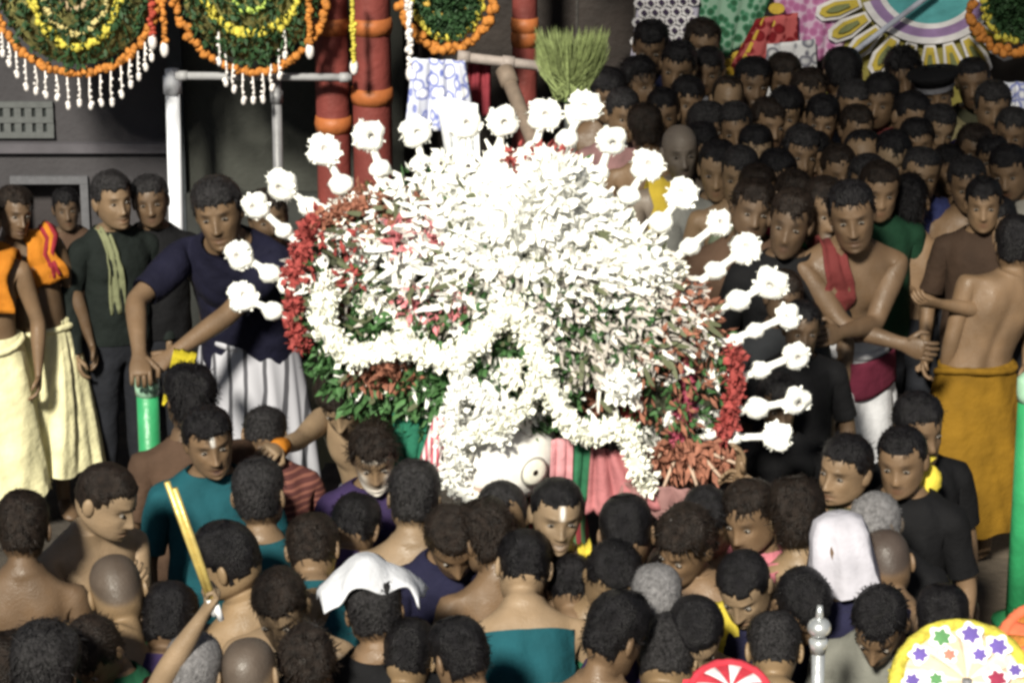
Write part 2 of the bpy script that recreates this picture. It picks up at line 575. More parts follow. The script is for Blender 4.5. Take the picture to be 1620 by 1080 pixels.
LODS = [LOD(CC1, CC1(_restV)), LOD(CC2, CC2(CC1(_restV)))]

EARV, EARF = None, None
def ear_mb(sg):
    m = MB()
    m.ball((0, 0, 0), (.010, .019, .031), 0, 8, 6)
    v = np.array(m.v); v[:, 0] += .006 * (v[:, 1] / .02)
    v[:, 1] += -.008 * (v[:, 2] / .03) * -1 * 0.5
    v[:, 0] *= sg
    f = m.f if sg > 0 else [t[::-1] for t in m.f]
    return v + np.array([sg * .0765, .010, -.006]), f

def subset(V, F, mask):
    Fm = F[mask]
    idx = np.unique(Fm)
    mp = -np.ones(len(V), int); mp[idx] = np.arange(len(idx))
    return idx, mp[Fm]

TONES = {'a': (.185, .122, .072), 'b': (.150, .095, .055), 'c': (.115, .072, .042), 'd': (.225, .158, .098), 'e': (.088, .056, .034), 'f': (.195, .132, .074), 'g': (.165, .135, .110)}

def sinoise(P, f, seed):
    r = np.random.default_rng(seed)
    o = np.zeros(len(P))
    for i in range(4):
        d = r.normal(0, 1, 3); d /= np.linalg.norm(d)
        o += np.sin(P @ d * f * (1 + .6 * i) + r.uniform(0, 6.3)) / (1 + .5 * i)
    return o / 2.2

CLOTH = {}
def cloth(name, col, **k):
    return mat('cloth_' + name, col, rough=k.get('rough', .85), var=k.get('var', .22), scale=k.get('scale', 7), bump=.6, bscale=k.get('bscale', 16), spec=.15, sheen=.0)

def tufts(rngl, P, N, flow, n, L, w, spread):
    i = rngl.integers(0, len(P), n)
    c = P[i]; nn = N[i]
    d = flow[i] + rngl.normal(0, spread, (n, 3)); d -= nn * np.sum(d * nn, 1)[:, None] * .8
    d /= np.linalg.norm(d, axis=1)[:, None] + 1e-9
    sd = np.cross(d, nn)
    l = (L * rngl.uniform(.5, 1.3, n))[:, None]
    a = c - sd * w + nn * .001; b = c + sd * w + nn * .001
    t = c + d * l + nn * l * .22
    mid = c + d * l * .55 + nn * l * .28
    V = np.stack([a, b, mid + sd * w * .8, mid - sd * w * .8, t], 1).reshape(-1, 3)
    F = []
    for k in range(n):
        o = 5 * k
        F += [(o, o + 1, o + 2, o + 3), (o + 3, o + 2, o + 4)]
    return V, F

PEOPLE = []
def person(px, py, yaw=0, hyaw=0, hp=0, hr=0, H=1.64, gz=0.0, bend=0, side=0, twist=0, tone='a', top=None, sleeve='short', bottom='trousers', bcol=None,
           hair='short', beard=0.0, must=0.7, mark=None, hands=(None, None), grip=(.35, .35), build=1.0, belly=0.0, hd=1.0, hscale=1.07, topmat=None, bmat=None,
           label='', group=None, lod=0, scarf=None, poles=(None, None), wide=1.0, Y=None, dlen=.22, dflare=.27, shrug=0.0, trow=10):
    k = len(PEOPLE)
    rl = np.random.default_rng(1000 + k)
    s = H / 1.755
    # head rotation in the body frame
    if Y is None and hscale == 1.07: hscale = 1.14
    if hr == 0: hr = rl.uniform(-9, 9)
    hyaw += rl.uniform(-8, 8)
    hscale *= rl.uniform(.96, 1.04)
    build *= rl.uniform(.95, 1.06)
    hq = Quaternion((0, 0, 1), R_(hyaw)) @ Quaternion((1, 0, 0), R_(hp)) @ Quaternion((0, 1, 0), R_(hr))
    V, I = pose_base(R_(bend), R_(side), R_(twist), hq, (None, None), build, belly, shrug=shrug)
    Rz = np.array(Matrix.Rotation(R_(yaw), 3, 'Z'))
    hc = Rz @ (I['HC'] * s)
    if Y is not None:
        # stands at a given depth: the ground carries it, so its height follows from the ray
        hit = atY(px, py, Y)
        s = (hit[2] - gz) / I['HC'][2]
        hc = Rz @ (I['HC'] * s)
    else:
        hit = atZ(px, py, gz + hc[2])
    loc = np.array([hit[0] - hc[0], hit[1] - hc[1], gz])
    # hands in world -> local
    hl = []
    for h in hands:
        if h is None: hl.append(None)
        elif isinstance(h, tuple) and len(h) == 2 and isinstance(h[0], str):   # ('L',(x,y,z)) local
            hl.append(np.array(h[1], float))
        else:
            hl.append(Rz.T @ (np.asarray(h, float) - loc) / s)
    V, I = pose_base(R_(bend), R_(side), R_(twist), hq, hl, build, belly, poles=poles, shrug=shrug, neck=1 + (hscale - 1) * .75)
    lo = LODS[lod]
    Vf = CC1(V)
    if lod: Vf = CC2(Vf)
    Rh = I['Rh']
    nz, fw = rl.uniform(.7, 1.35), rl.uniform(-.07, .07)
    dl = np.zeros_like(Vf)
    dl[:, 1] = -(lo.nose * nz + lo.sock + lo.feat)
    dl[:, 0] = lo.q[:, 0] * (lo.jaw * rl.uniform(-.14, .16) + fw) * lo.head
    smile = rl.uniform(-.3, 1.0) if rl.uniform() < .6 else 0.0
    open_ = rl.uniform(.3, 1.0) if rl.uniform() < .3 else 0.0
    dl[:, 2] += lo.q[:, 2] * rl.uniform(-.07, .08) * lo.head
    mo = g(lo.q[:, 2] + .067, .014) * (lo.q[:, 1] < -.04)
    dl[:, 2] += mo * smile * .010 * np.clip((np.abs(lo.q[:, 0]) - .006) / .02, 0, 1) * g(lo.q[:, 0], .04)
    dl[:, 2] -= open_ * .007 * g(lo.q[:, 0], .022) * (lo.q[:, 2] < -.067) * g(lo.q[:, 2] + .078, .02) * (lo.q[:, 1] < -.04)
    Vf = Vf + (dl * lo.head[:, None]) @ Rh.T
    if hscale != 1.0:
        zl = -.122 + (lo.q[:, 1] + .055) / .115 * .027
        wq = np.clip((lo.q[:, 2] - zl + .004) / .05, 0, 1); wq = wq * wq * (3 - 2 * wq) * lo.head
        Vf = Vf + ((Vf - I['HC']) * (hscale - 1)) * wq[:, None]
    N = vnormals(Vf, lo.F)
    # anatomy of bare torsos: chest, spine groove, shoulder blades, belly line
    x, y, z = lo.rest.T
    tb = lo.torso * ((z < 1.44) & (z > .85))
    bump = (.010 * g(np.abs(x) - .075, .05) * g(z - 1.27, .045) * (y < 0) - .007 * g(x, .018) * g(z - 1.2, .18) * (y < 0) - .012 * g(x, .022) * g(z - 1.15, .22) * (y > 0)
            + .012 * g(np.abs(x) - .085, .035) * g(z - 1.29, .06) * (y > 0) - .005 * g(x, .02) * g(z - 1.03, .02) * (y < 0) - .006 * g(z - 1.20, .015) * (y < 0) * g(np.abs(x) - .07, .05)
            + .006 * g(np.abs(x) - .055, .02) * g(z - 1.0, .1) * (y > 0))
    Vf = Vf + N * (bump * tb)[:, None]
    # colour of the skin
    tone_c = np.array(TONES[tone]) * rl.uniform(.88, 1.12)
    c = np.tile(tone_c, (len(Vf), 1))
    hm = lo.head
    def mixc(c, w, col):
        w = np.clip(w * hm, 0, 1)[:, None]
        return c * (1 - w) + np.array(col) * w
    c = mixc(c, lo.lip * .8, tone_c * np.array([.72, .5, .5]))
    c = mixc(c, lo.eyesh * .65, tone_c * .38)
    c = mixc(c, lo.beard * (.25 + beard * .75) * .85, tone_c * .25)
    c = mixc(c, lo.must * must, (.012, .011, .011))
    c = mixc(c, lo.brow * .95, (.012, .010, .010))
    if open_ > 0: c = mixc(c, open_ * 1.2 * g(lo.q[:, 0], .016) * g(lo.q[:, 2] + .067, .0055) * (lo.q[:, 1] < -.05), (.35, .32, .28) if smile > .2 else (.03, .012, .01))
    if mark == 'white': c = mixc(c, lo.mark * 1.2, (.8, .78, .74))
    if mark == 'red': c = mixc(c, lo.mark * 1.1, (.5, .05, .03))
    if mark == 'paste': c = mixc(c, np.clip(lo.band + lo.mark, 0, 1), (.75, .70, .60))
    if mark == 'paint': c = mixc(c, np.clip(lo.beard * .8 * (lo.q[:, 1] < -.03) + lo.band * .6 + .6 * g(np.abs(lo.q[:, 0]) - .045, .014) * g(lo.q[:, 2] + .03, .018), 0, 1), (.72, .68, .62))
    if hair in ('cropped', 'bald'):
        sc = 1 / (1 + np.exp(-(lo.q[:, 2] - .045 - np.clip(-lo.q[:, 1] - .02, -.2, .1) * .45 + .05) / .006))
        hl_ = 1 / (1 + np.exp(-(lo.q[:, 2] - (.045 + np.clip(-lo.q[:, 1] * 1.1, -.12, .02))) / .006))
        c = mixc(c, hl_ * (.75 if hair == 'cropped' else .18), (.03, .028, .032))
    mb = MB()
    mb.v = [tuple(p) for p in Vf.tolist()]; mb.f = [tuple(f) for f in lo.F.tolist()]; mb.m = [0] * len(mb.f)
    hs = hscale
    for sg in (1, -1):
        v, f = ear_mb(sg); mb.add(I['HC'] + hs * v @ Rh.T, f, 0)
    nbody = len(mb.v)
    for sg in (1, -1):
        mb.ball(I['HC'] + hs * Rh @ np.array([sg * .0315, -.0840, .0025]), np.array([.0120, .0075, .0042]) * hs, 1, 8, 6, R=Rh)
        mb.ball(I['HC'] + hs * Rh @ np.array([sg * .0315, -.0885, .0028]), np.array([.0060, .0040, .0043]) * hs, 2, 8, 6, R=Rh)
    n_eye = len(mb.v)
    for sd in (0, 1):
        Wr, d, u, v, E, S = I['hand'][sd]
        gr = grip[sd]
        for fi, (off, L) in enumerate(((-.030, .056), (-.011, .070), (.010, .075), (.030, .067))):
            p = Wr + d * .080 + u * off; pts = [p - d * .02, p]; a = 0
            dirn = d + u * off * 2
            for sgm, fr_ in enumerate((.45, .32, .25)):
                a += gr * (1.2, 1.5, 1.0)[sgm]
                dd = dirn * math.cos(a) - v * math.sin(a)
                pts.append(pts[-1] + dd * L * fr_)
            mb.tube(pts, [.009, .0095, .0088, .008, .0062], 6, 0)
        p = Wr + d * .028 + u * .030
        dd = d * .62 + u * .75 - v * .25 * (1 + gr); dd /= np.linalg.norm(dd)
        d3 = d * .95 + u * (.3 - .7 * gr) - v * (.2 + .6 * gr); d3 /= np.linalg.norm(d3)
        mb.tube([p - dd * .015, p + dd * .022, p + dd * .045, p + dd * .045 + d3 * .030], [.013, .0125, .0105, .008], 6, 0)
    cols = np.vstack([c, np.tile(tone_c, (len(mb.v) - len(c), 1))])
    me = mesh('person', np.array(mb.v) * s, mb.f, [SKIN, EYEW, EYED], True, mb.m)
    ca = me.color_attributes.new('Col', 'FLOAT_COLOR', 'POINT')
    ca.data.foreach_set('color', np.hstack([cols, np.ones((len(cols), 1))]).ravel())
    o = link('person', me)
    o.location = loc; o.rotation_euler = (0, 0, R_(yaw))
    tag(o, label, 'person', group)
    # ---- hair
    Nf = vnormals(Vf, lo.F)
    q = lo.q
    if hair not in ('bald', 'cropped'):
        fc = q[lo.F].mean(1)
        nzv = sinoise(fc, 110, 7 + k) * .010 + rl.uniform(-.006, .008)
        lowb = {'short': -.055, 'long': -.075, 'fade': -.02, 'grey': -.05}.get(hair, -.055)
        line = np.where(fc[:, 1] < -.045, .060 - .10 * np.clip(np.abs(fc[:, 0]) - .045, 0, 1), np.where(fc[:, 1] < .0, .030 - (fc[:, 1] + .045) * .75, np.where(fc[:, 1] < .03, .0 - (fc[:, 1]) * 1.2, lowb)))
        if hair == 'receding': line = np.where(fc[:, 1] < -.02, .095, line)
        m = (lo.kind == 2) & (fc[:, 2] > line + nzv)
        idx, Fh = subset(Vf, lo.F, m)
        P = Vf[idx]; Nn = Nf[idx]; qq = q[idx]
        cnt = np.zeros(len(idx)); np.add.at(cnt, Fh.ravel(), 1)
        edge = np.where(cnt >= 4, 1.0, .25)
        th = {'short': .013, 'long': .021, 'fade': .009, 'grey': .010, 'receding': .007}.get(hair, .013) * hd * rl.uniform(.8, 1.25)
        top_ = np.clip((qq[:, 2] + .03) / .12, .35, 1)
        P = P + Nn * ((th * top_ * (1 + .28 * sinoise(qq, 70, k))) * edge + .001)[:, None]
        flow = (np.stack([qq[:, 0] * 6, np.where(qq[:, 1] < 0, -.4, .4), -.5 - 0 * qq[:, 0]], 1)) @ Rh.T
        Lh = {'short': .020, 'long': .042, 'fade': .010, 'grey': .014, 'receding': .015}.get(hair, .020) * rl.uniform(.7, 1.2)
        tv, tf = tufts(rl, P, Nn, flow, {'long': 520, 'short': 420, 'fade': 260}.get(hair, 240), Lh, .0019, .42)
        hm_ = MB(); hm_.add(P, Fh.tolist()); hm_.add(tv, tf)
        v = np.array(hm_.v)
        link('hair', mesh('hair', v * s, hm_.f, HAIRG if hair == 'grey' else (HAIR, HAIR, HAIR, HAIRB, HAIRB, HAIRS)[int(rl.integers(0, 6))]), o)
    # ---- clothes
    def shell(name, mask, off, mt, wr=.006, fq=26, lower=0.0):
        idx, Fs = subset(Vf, lo.F, mask)
        P = Vf[idx]; Nn = Nf[idx]; rr = lo.rest[idx]
        w = sinoise(rr, fq, k + 5) * wr + sinoise(rr, fq * 2.3, k + 9) * wr * .45
        P = P + Nn * (off + w)[:, None] if not np.isscalar(off + w) else P + Nn * off
        if lower: P[:, 2] -= 0
        v = P
        # turn the hem inwards
        cnt = {}
        for f in Fs:
            for a, b in zip(f, np.roll(f, -1)):
                kk = (min(a, b), max(a, b)); cnt[kk] = cnt.get(kk, 0) + 1
        be = [e for e, n_ in cnt.items() if n_ == 1]
        ring = sorted(set(i for e in be for i in e)); mp = {i: len(v) + n_ for n_, i in enumerate(ring)}
        v2 = np.vstack([v, v[ring] - Nn[ring] * .009]) if ring else v
        f2 = Fs.tolist() + [(a, b, mp[b], mp[a]) for a, b in be]
        return link(name, mesh(name, v2 * s, f2, mt), o)
    kd, rw = lo.kind, lo.row
    if top is not None or topmat is not None:
        mt = topmat or top
        sl = {'short': 3, 'long': 8, 'none': -1, 'half': 2}[sleeve]
        m = ((kd == 0) & (rw <= trow) & (rw >= 1)) | (((kd == 3) | (kd == 4)) & (rw <= sl))
        loose = .014 + .012 * g(lo.rest[:, 2] - 1.02, .12)
        idx, _ = subset(Vf, lo.F, m)
        shell('shirt' if sleeve != 'none' else 'vest', m, loose[idx], mt, .007, 22)
    if bottom == 'trousers':
        m = (((kd == 5) | (kd == 6)) & (rw <= 6)) | ((kd == 0) & (rw <= 2))
        shell('trousers', m, .008, bmat or cloth('dark_trousers', (.013, .014, .018)), .004)
    elif bottom == 'dhoti':
        dhoti(o, s, bmat or cloth('cream', (.62, .58, .40)), rl, build, dlen, dflare, I)
    if scarf:
        for sc_ in (scarf if isinstance(scarf, list) else [scarf]):
            scarf_mesh(o, s, I, rl, **sc_)
    PEOPLE.append((o, s, loc, I, Rz))
    return o, s, loc, I, Rz

def dhoti(o, s, mt, rl, build, z1, flare, I, name='dhoti'):
    n = 96; zs = np.concatenate([[1.035, 1.03, 1.0], np.linspace(.96, z1, 20)])
    t = 2 * math.pi * np.arange(n) / n
    ph = [rl.uniform(0, 6.3) for _ in range(8)]
    V = []
    for i, z in enumerate(zs):
        f = np.clip((1.0 - z) / (1.0 - z1), 0, 1)
        rx = (.166 + .0 * f) * build + (flare - .166) * f ** .7; ry = .118 * build + (flare * .72 - .118) * f ** .75
        am = .004 + .030 * f ** .8
        tw = t + .35 * np.sin(2 * t + ph[1]) + .25 * np.sin(3 * t + ph[2]) + .5 * f * np.sin(t + ph[5])
        w = am * (np.sin(4 * tw + ph[0]) * .55 + np.sin(9 * tw + ph[2] + f * 1.5) * .45 * (.5 + .5 * np.sin(t + ph[6])) + np.abs(np.sin(6.5 * tw + ph[3])) * .5 - .2 + .25 * np.sin(17 * tw + ph[4] + 2 * f) * (.5 + .5 * np.sin(2 * t + ph[0])))
        # deep central pleats at the front
        fr = g(np.angle(np.exp(1j * (t - 0))), .5)
        w = w + fr * am * .5 * np.sin(15 * tw + ph[4])
        x = (rx + w) * np.sin(t); y = -(ry + w) * np.cos(t)
        zz = z + (0.02 * np.sin(3 * t + ph[5]) + .012 * np.sin(9 * t + ph[6])) * f
        if i == 0: x *= .90; y *= .90
        V.append(np.stack([x, y, zz], 1))
    V = np.vstack(V); K = len(zs)
    F = [(k * n + j, k * n + (j + 1) % n, (k + 1) * n + (j + 1) % n, (k + 1) * n + j) for k in range(K - 1) for j in range(n)]
    ob = link(name, mesh(name, V * s, F, mt), o)
    # rolled waist
    m = MB()
    pts = [np.array([(.170 * build) * math.sin(a), -(.122 * build) * math.cos(a), 1.0 + .012 * math.sin(2 * a + ph[7]) - .02 * math.cos(a)]) for a in np.linspace(0, 2 * math.pi, 40)]
    m.tube(pts, .017, 8, 0, False, .35)
    link('waist_roll', mesh('waist_roll', np.array(m.v) * s, m.f, mt), o)
    return ob

def scarf_mesh(o, s, I, rl, side=1, mt=None, width=.13, f_end=1.08, b_end=1.12, x=.085, kind='drape', name='scarf'):
    q, pos = I['q'], I['pos']
    # path in rest torso space over the shoulder
    path = []
    if kind == 'drape':
        for z in np.linspace(f_end, 1.36, 9): path.append((x * side * (.7 + .3 * (z - f_end)), -.128 + .02 * (z > 1.3), z))
        path += [(x * side, -.085, 1.425), (x * side, -.02, 1.462), (x * side, .05, 1.455), (x * side, .100, 1.41)]
        for z in np.linspace(1.36, b_end, 8): path.append((x * side, .135, z))
        across = lambda i, n_: np.array([1, 0, 0.0])
    else:  # wrapped round the neck and both shoulders
        for a in np.linspace(-2.6, 2.6, 26):
            path.append((.135 * math.sin(a), -.075 * math.cos(a) + .012, 1.425 + .02 * math.cos(2 * a) - .05 * math.cos(a) * (math.cos(a) > 0)))
        across = None
    path = np.array(path); n_ = len(path); m_ = 7
    Tn = np.gradient(path, axis=0); Tn /= np.linalg.norm(Tn, axis=1)[:, None]
    V = []
    p1, p2 = rl.uniform(0, 6, 2)
    for i in range(n_):
        if across is not None: ac = across(i, n_)
        else: ac = np.cross(Tn[i], np.array([0, 0, 1.0])); ac = ac * .75 + np.array([0, 0, -.65]); ac /= np.linalg.norm(ac)
        nr = np.cross(Tn[i], ac)
        for j in range(m_):
            t = (j / (m_ - 1) - .5)
            wv = .010 * math.sin(j * 2.1 + p1 + i * .25) + .006 * math.sin(i * .9 + p2 + j)
            p = path[i] + ac * width * t * (1 + .2 * math.sin(i * .5 + p1)) + nr * wv * (1 if across is None else -1)
            zc = min(p[2], 1.48)
            V.append(pos(zc) + npm(q(zc)) @ np.array([p[0], p[1], p[2] - zc]))
    V = np.array(V)
    F = [(i * m_ + j, i * m_ + j + 1, (i + 1) * m_ + j + 1, (i + 1) * m_ + j) for i in range(n_ - 1) for j in range(m_ - 1)]
    ob = link(name, mesh(name, V * s, F, mt), o)
    md = ob.modifiers.new('thick', 'SOLIDIFY'); md.thickness = .006
    return ob

# ================================================================== SETTING
gm = MB(); gm.box((0, 10, -.10), (160, 120, .20))
tag(gm.build('ground', mat('trampled_ground', (.05, .043, .036), .9, .35, 6, .5, 30)), kind='structure')

def pxw(px, py, Y):          # metres per pixel at a depth
    return float(atY(px + 1, py, Y)[0] - atY(px, py, Y)[0])

WALLY = 4.7
grey_wall = mat('grey_plaster', (.048, .045, .049), .85, .18, 3.0, .25, 40)
olive_wall = mat('olive_grey_plaster', (.042, .044, .038), .85, .18, 3.0, .25, 40)
def X(px, Y, py=300): return float(atY(px, py, Y)[0])
def Zp(py, Y, px=810): return float(atY(px, py, Y)[2])
# left building: wall with a dark doorway and a vent
bl = empty('building', (X(120, WALLY), WALLY, 0), 'grey plastered building with a dark doorway behind the men in cream dhotis', 'building')
def bpart(name, m, mats): return m.build(name, mats, bl, None) if False else link(name, m.mesh(name, mats, False), bl, (-bl.location[0], -bl.location[1], 0))
xd0, xd1 = X(30, WALLY), X(128, WALLY)
zd = Zp(290, WALLY)
m = MB()
xl, xr = X(-900, WALLY), X(276, WALLY)
m.box(((xl + xd0) / 2, WALLY + .1, 2.5), (xd0 - xl, .2, 5))
m.box(((xd1 + xr) / 2, WALLY + .1, 2.5), (xr - xd1, .2, 5))
m.box(((xd0 + xd1) / 2, WALLY + .1, (zd + 5) / 2), (xd1 - xd0, .2, 5 - zd))
bpart('wall', m, grey_wall)
m = MB(); m.box(((xd0 + xd1) / 2, WALLY + .16, zd / 2), (xd1 - xd0 + .02, .05, zd + .02)); bpart('door', m, mat('dark_door', (.028, .024, .025), .7, .3, 8))
m = MB()
m.box((xd0 - .02, WALLY - .012, zd / 2), (.04, .03, zd)); m.box((xd1 + .02, WALLY - .012, zd / 2), (.04, .03, zd)); m.box(((xd0 + xd1) / 2, WALLY - .012, zd + .022), (xd1 - xd0 + .08, .03, .04))
bpart('door_frame', m, mat('dull_frame', (.10, .10, .11), .7))
m = MB(); zc = Zp(232, WALLY); m.box(((xl + xr) / 2, WALLY - .02, zc), (xr - xl, .05, .05)); bpart('wall_ledge', m, mat('ledge_grey', (.08, .075, .085), .85, .2, 5))
vx0, vx1, vz0, vz1 = X(2, WALLY), X(86, WALLY), Zp(212, WALLY), Zp(164, WALLY)
m = MB(); m.box(((vx0 + vx1) / 2, WALLY - .004, (vz0 + vz1) / 2), (vx1 - vx0, .012, vz1 - vz0)); vent = bpart('vent', m, mat('vent_dark', (.018, .022, .022), .8))
for i in range(6):
    m = MB(); xx = vx0 + (vx1 - vx0) * i / 5; m.box((xx, WALLY - .016, (vz0 + vz1) / 2), (.035, .02, vz1 - vz0 + .02))
    sl_ = m.build('vent_slat', mat('vent_slat_paint', (.09, .095, .095), .8), vent, None, False)
for zz in (vz0, (vz0 + vz1) / 2, vz1):
    m = MB(); m.box(((vx0 + vx1) / 2, WALLY - .020, zz), (vx1 - vx0 + .035, .022, .03)); m.build('vent_bar', mat('vent_slat_paint', (.09, .095, .095)), vent, None, False)
vent.location = (-bl.location[0], -bl.location[1], 0)

b2 = empty('building', (X(450, WALLY), WALLY, 0), 'olive grey wall bay between the white pipe and the red posts', 'building')
m = MB(); x0, x1 = X(296, WALLY), X(640, WALLY); m.box(((x0 + x1) / 2, WALLY + .08, 2.5), (x1 - x0, .2, 5)); link('wall', m.mesh('wall', olive_wall, False), b2, (-b2.location[0], -b2.location[1], 0))
m = MB(); m.box((X(286, WALLY), WALLY + .02, 2.5), (X(297, WALLY) - X(275, WALLY), .2, 5)); link('corner_post', m.mesh('post', mat('dark_corner', (.035, .04, .045), .7), False), b2, (-b2.location[0], -b2.location[1], 0))
m = MB(); zc = Zp(300, WALLY); m.box(((x0 + x1) / 2, WALLY - .05, zc / 2), (x1 - x0, .06, zc)); link('dado', m.mesh('dado', mat('dado_dark', (.03, .032, .03), .8, .3, 5), False), b2, (-b2.location[0], -b2.location[1], 0))

cb = empty('chariot_body', (X(850, 4.9), 4.9, 0), 'dark timber side of the chariot behind the flower crown', 'chariot')
m = MB()
dark_timber = mat('dark_timber', (.022, .017, .015), .75, .4, 5, .4, 25)
for i in range(15):
    xa = X(640, 4.9) + i * .30
    m = MB(); m.box((xa + .147, 4.95 + .012 * (i % 2), 2.5), (.285, .12, 5)); link('plank', m.mesh('plank', dark_timber, False), cb, (-cb.location[0], -cb.location[1], 0))

# steps carrying the onlookers on the right
stone = mat('worn_stone', (.10, .08, .06), .85, .35, 4, .5, 25)
STEPS = [(.30, 1.05), (.45, 1.90), (.60, 2.60)]
for i, (z, y0) in enumerate(STEPS):
    m = MB(); y1 = 4.8
    m.box(((.45 + 5.5) / 2, (y0 + y1) / 2, z / 2 - (.002 * i)), (5.05, y1 - y0, z))
    o = m.build('step', stone, None, None, False)
    bv = o.modifiers.new('bevel', 'BEVEL'); bv.width = .015; bv.segments = 2
    tag(o, kind='structure')
def stepz(y):
    z = 0
    for a, b in STEPS:
        if y >= b - .12: z = a
    return z

# awning added out of view, to shade the onlookers on the steps
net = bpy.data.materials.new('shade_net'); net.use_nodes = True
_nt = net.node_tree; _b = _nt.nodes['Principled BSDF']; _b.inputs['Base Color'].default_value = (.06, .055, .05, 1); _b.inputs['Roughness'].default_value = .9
_b.inputs['Alpha'].default_value = .42       # partly see-through, tuned to set how dark the onlookers get
aw = empty('awning', (2.7, 4.7, 3.3), 'wide unseen added shade net awning stretched over the onlookers on the steps', 'awning')
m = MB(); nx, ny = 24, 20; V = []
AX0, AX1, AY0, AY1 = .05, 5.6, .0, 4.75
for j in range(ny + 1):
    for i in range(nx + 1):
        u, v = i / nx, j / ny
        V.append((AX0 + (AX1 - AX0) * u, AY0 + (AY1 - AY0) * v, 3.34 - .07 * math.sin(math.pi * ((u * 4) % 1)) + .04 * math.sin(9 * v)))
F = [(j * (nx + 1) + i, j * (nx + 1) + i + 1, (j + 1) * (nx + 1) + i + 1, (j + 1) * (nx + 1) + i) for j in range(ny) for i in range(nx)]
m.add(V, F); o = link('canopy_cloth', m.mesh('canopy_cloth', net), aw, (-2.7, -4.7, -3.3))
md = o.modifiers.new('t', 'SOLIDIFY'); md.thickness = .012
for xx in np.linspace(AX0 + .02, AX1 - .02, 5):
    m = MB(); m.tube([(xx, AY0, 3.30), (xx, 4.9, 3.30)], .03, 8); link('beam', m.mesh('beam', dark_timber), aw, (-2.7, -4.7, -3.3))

# poles, rails
metal = mat('grey_metal', (.17, .17, .18), .45, .15, 12, .1, 60, spec=.5)
white_pl = mat('white_pipe', (.80, .82, .88), .4, .06, 15, .05, 60)
def pole_px(name, p0, p1, r, mt, label, cat, n=12, caps=True, joints=True):
    p0, p1 = np.array(p0), np.array(p1)
    e = empty(name, tuple(p1), label, cat)
    L = -p1
    m = MB(); m.tube([p0, p0 * .5 + p1 * .5, p1], r, n); link('shaft', m.mesh('shaft', mt), e, tuple(L))
    if joints:
        d = (p1 - p0) / np.linalg.norm(p1 - p0)
        for t in (.04, .55, .96):
            c = p0 * (1 - t) + p1 * t
            m = MB(); m.tube([c - d * r * 1.2, c + d * r * 1.2], r * 1.28, n); link('collar', m.mesh('collar', mt), e, tuple(L))
    return e
a = atY(272, 110, 4.2); b = atY(266, 352, 4.2); b2_ = np.array([a[0] - .02, 4.2, 0])
pole_px('pipe', a + np.array([0, 0, .0]), b2_, .036, white_pl, 'bright white vertical pipe in front of the grey building', 'pipe')
pole_px('rail', atY(278, 120, 3.85), atY(556, 123, 3.85), .019, mat('pale_rail', (.30, .30, .31), .5, .15, 10), 'pale horizontal rail under the marigold hanging beside the red posts', 'rail')
a = atY(437, 128, 3.88); pole_px('pole', a, (a[0] - .01, 3.88, 0), .024, metal, 'thin grey metal pole standing below the pale rail', 'pole')
pole_px('rail', atY(728, 90, 3.6), atY(866, 106, 3.6), .024, mat('brown_grey_rail', (.27, .23, .21), .6), 'short brown grey rail below the small yellow hanging', 'rail')
a = atY(797, 108, 3.55); b = atY(842, 220, 3.3); pole_px('pole', a, b + (b - a) * 2.2, .035, mat('brown_pole', (.17, .13, .10), .7), 'brown slanting pole beside the green grass brush', 'pole')
red_paint = mat('red_painted_timber', (.16, .036, .030), .6, .3, 6, .25, 40)
def red_post(px, w, label, Y, pyb):
    x = X(px, Y, 120); ww = w * pxw(px, 120, Y)
    e = empty('post', (x, Y, 0), label, 'post')
    m = MB(); m.tube([(0, 0, 0), (0, 0, 1.2), (0, 0, 2.4), (0, 0, 4)], ww / 2, 16, lump=.05); link('shaft', m.mesh('shaft', red_paint), e)
    for py in (pyb, 40):
        z = Zp(py, Y); m = MB(); m.tube([(0, 0, z - .04), (0, 0, z), (0, 0, z + .04)], [ww / 2 * 1.04, ww / 2 * 1.12, ww / 2 * 1.04], 16); link('band', m.mesh('band', mat('post_band', (.32, .10, .03), .5)), e)
    return e
red_post(526, 54, 'red painted round post crossed by the pale rail', 4.05, 195)
red_post(588, 62, 'thicker brick red round post right of the pale rail', 4.0, 150)
red_post(830, 40, 'red post rising behind the green grass brush', 4.3, 60)

# hanging marigold ornaments
MG_O = mat('marigold_orange', (.42, .16, .03), .75, .35, 40, .4, 90)
MG_Y = mat('marigold_yellow', (.50, .43, .06), .75, .3, 40, .4, 90)
MG_R = mat('garland_red', (.33, .05, .03), .75, .35, 40, .4, 90)
LEAF_D = mat('dark_leaf', (.022, .055, .020), .6, .5, 30, .3, 60)
OLIVE = mat('olive_disc', (.16, .15, .05), .8, .5, 18, .4, 60)
BEADW = mat('white_bead', (.70, .66, .64), .5, .2, 30)
TEAL_P = mat('teal_paint', (.12, .42, .38), .6, .3, 20)
def ring_pts(c, rx, rz, n):
    return [np.array([c[0] + rx * math.sin(t), c[1], c[2] - rz * math.cos(t)]) for t in np.linspace(0, 2 * math.pi, n, endpoint=False)]
def garland(m, pts, r, mi=0, per=2):
    """a string of small round flower heads"""
    for p in pts:
        for _ in range(per):
            m.ball(np.array(p) + rng.normal(0, r * .35, 3), r * random.uniform(.75, 1.1), mi, 7, 5, .3)
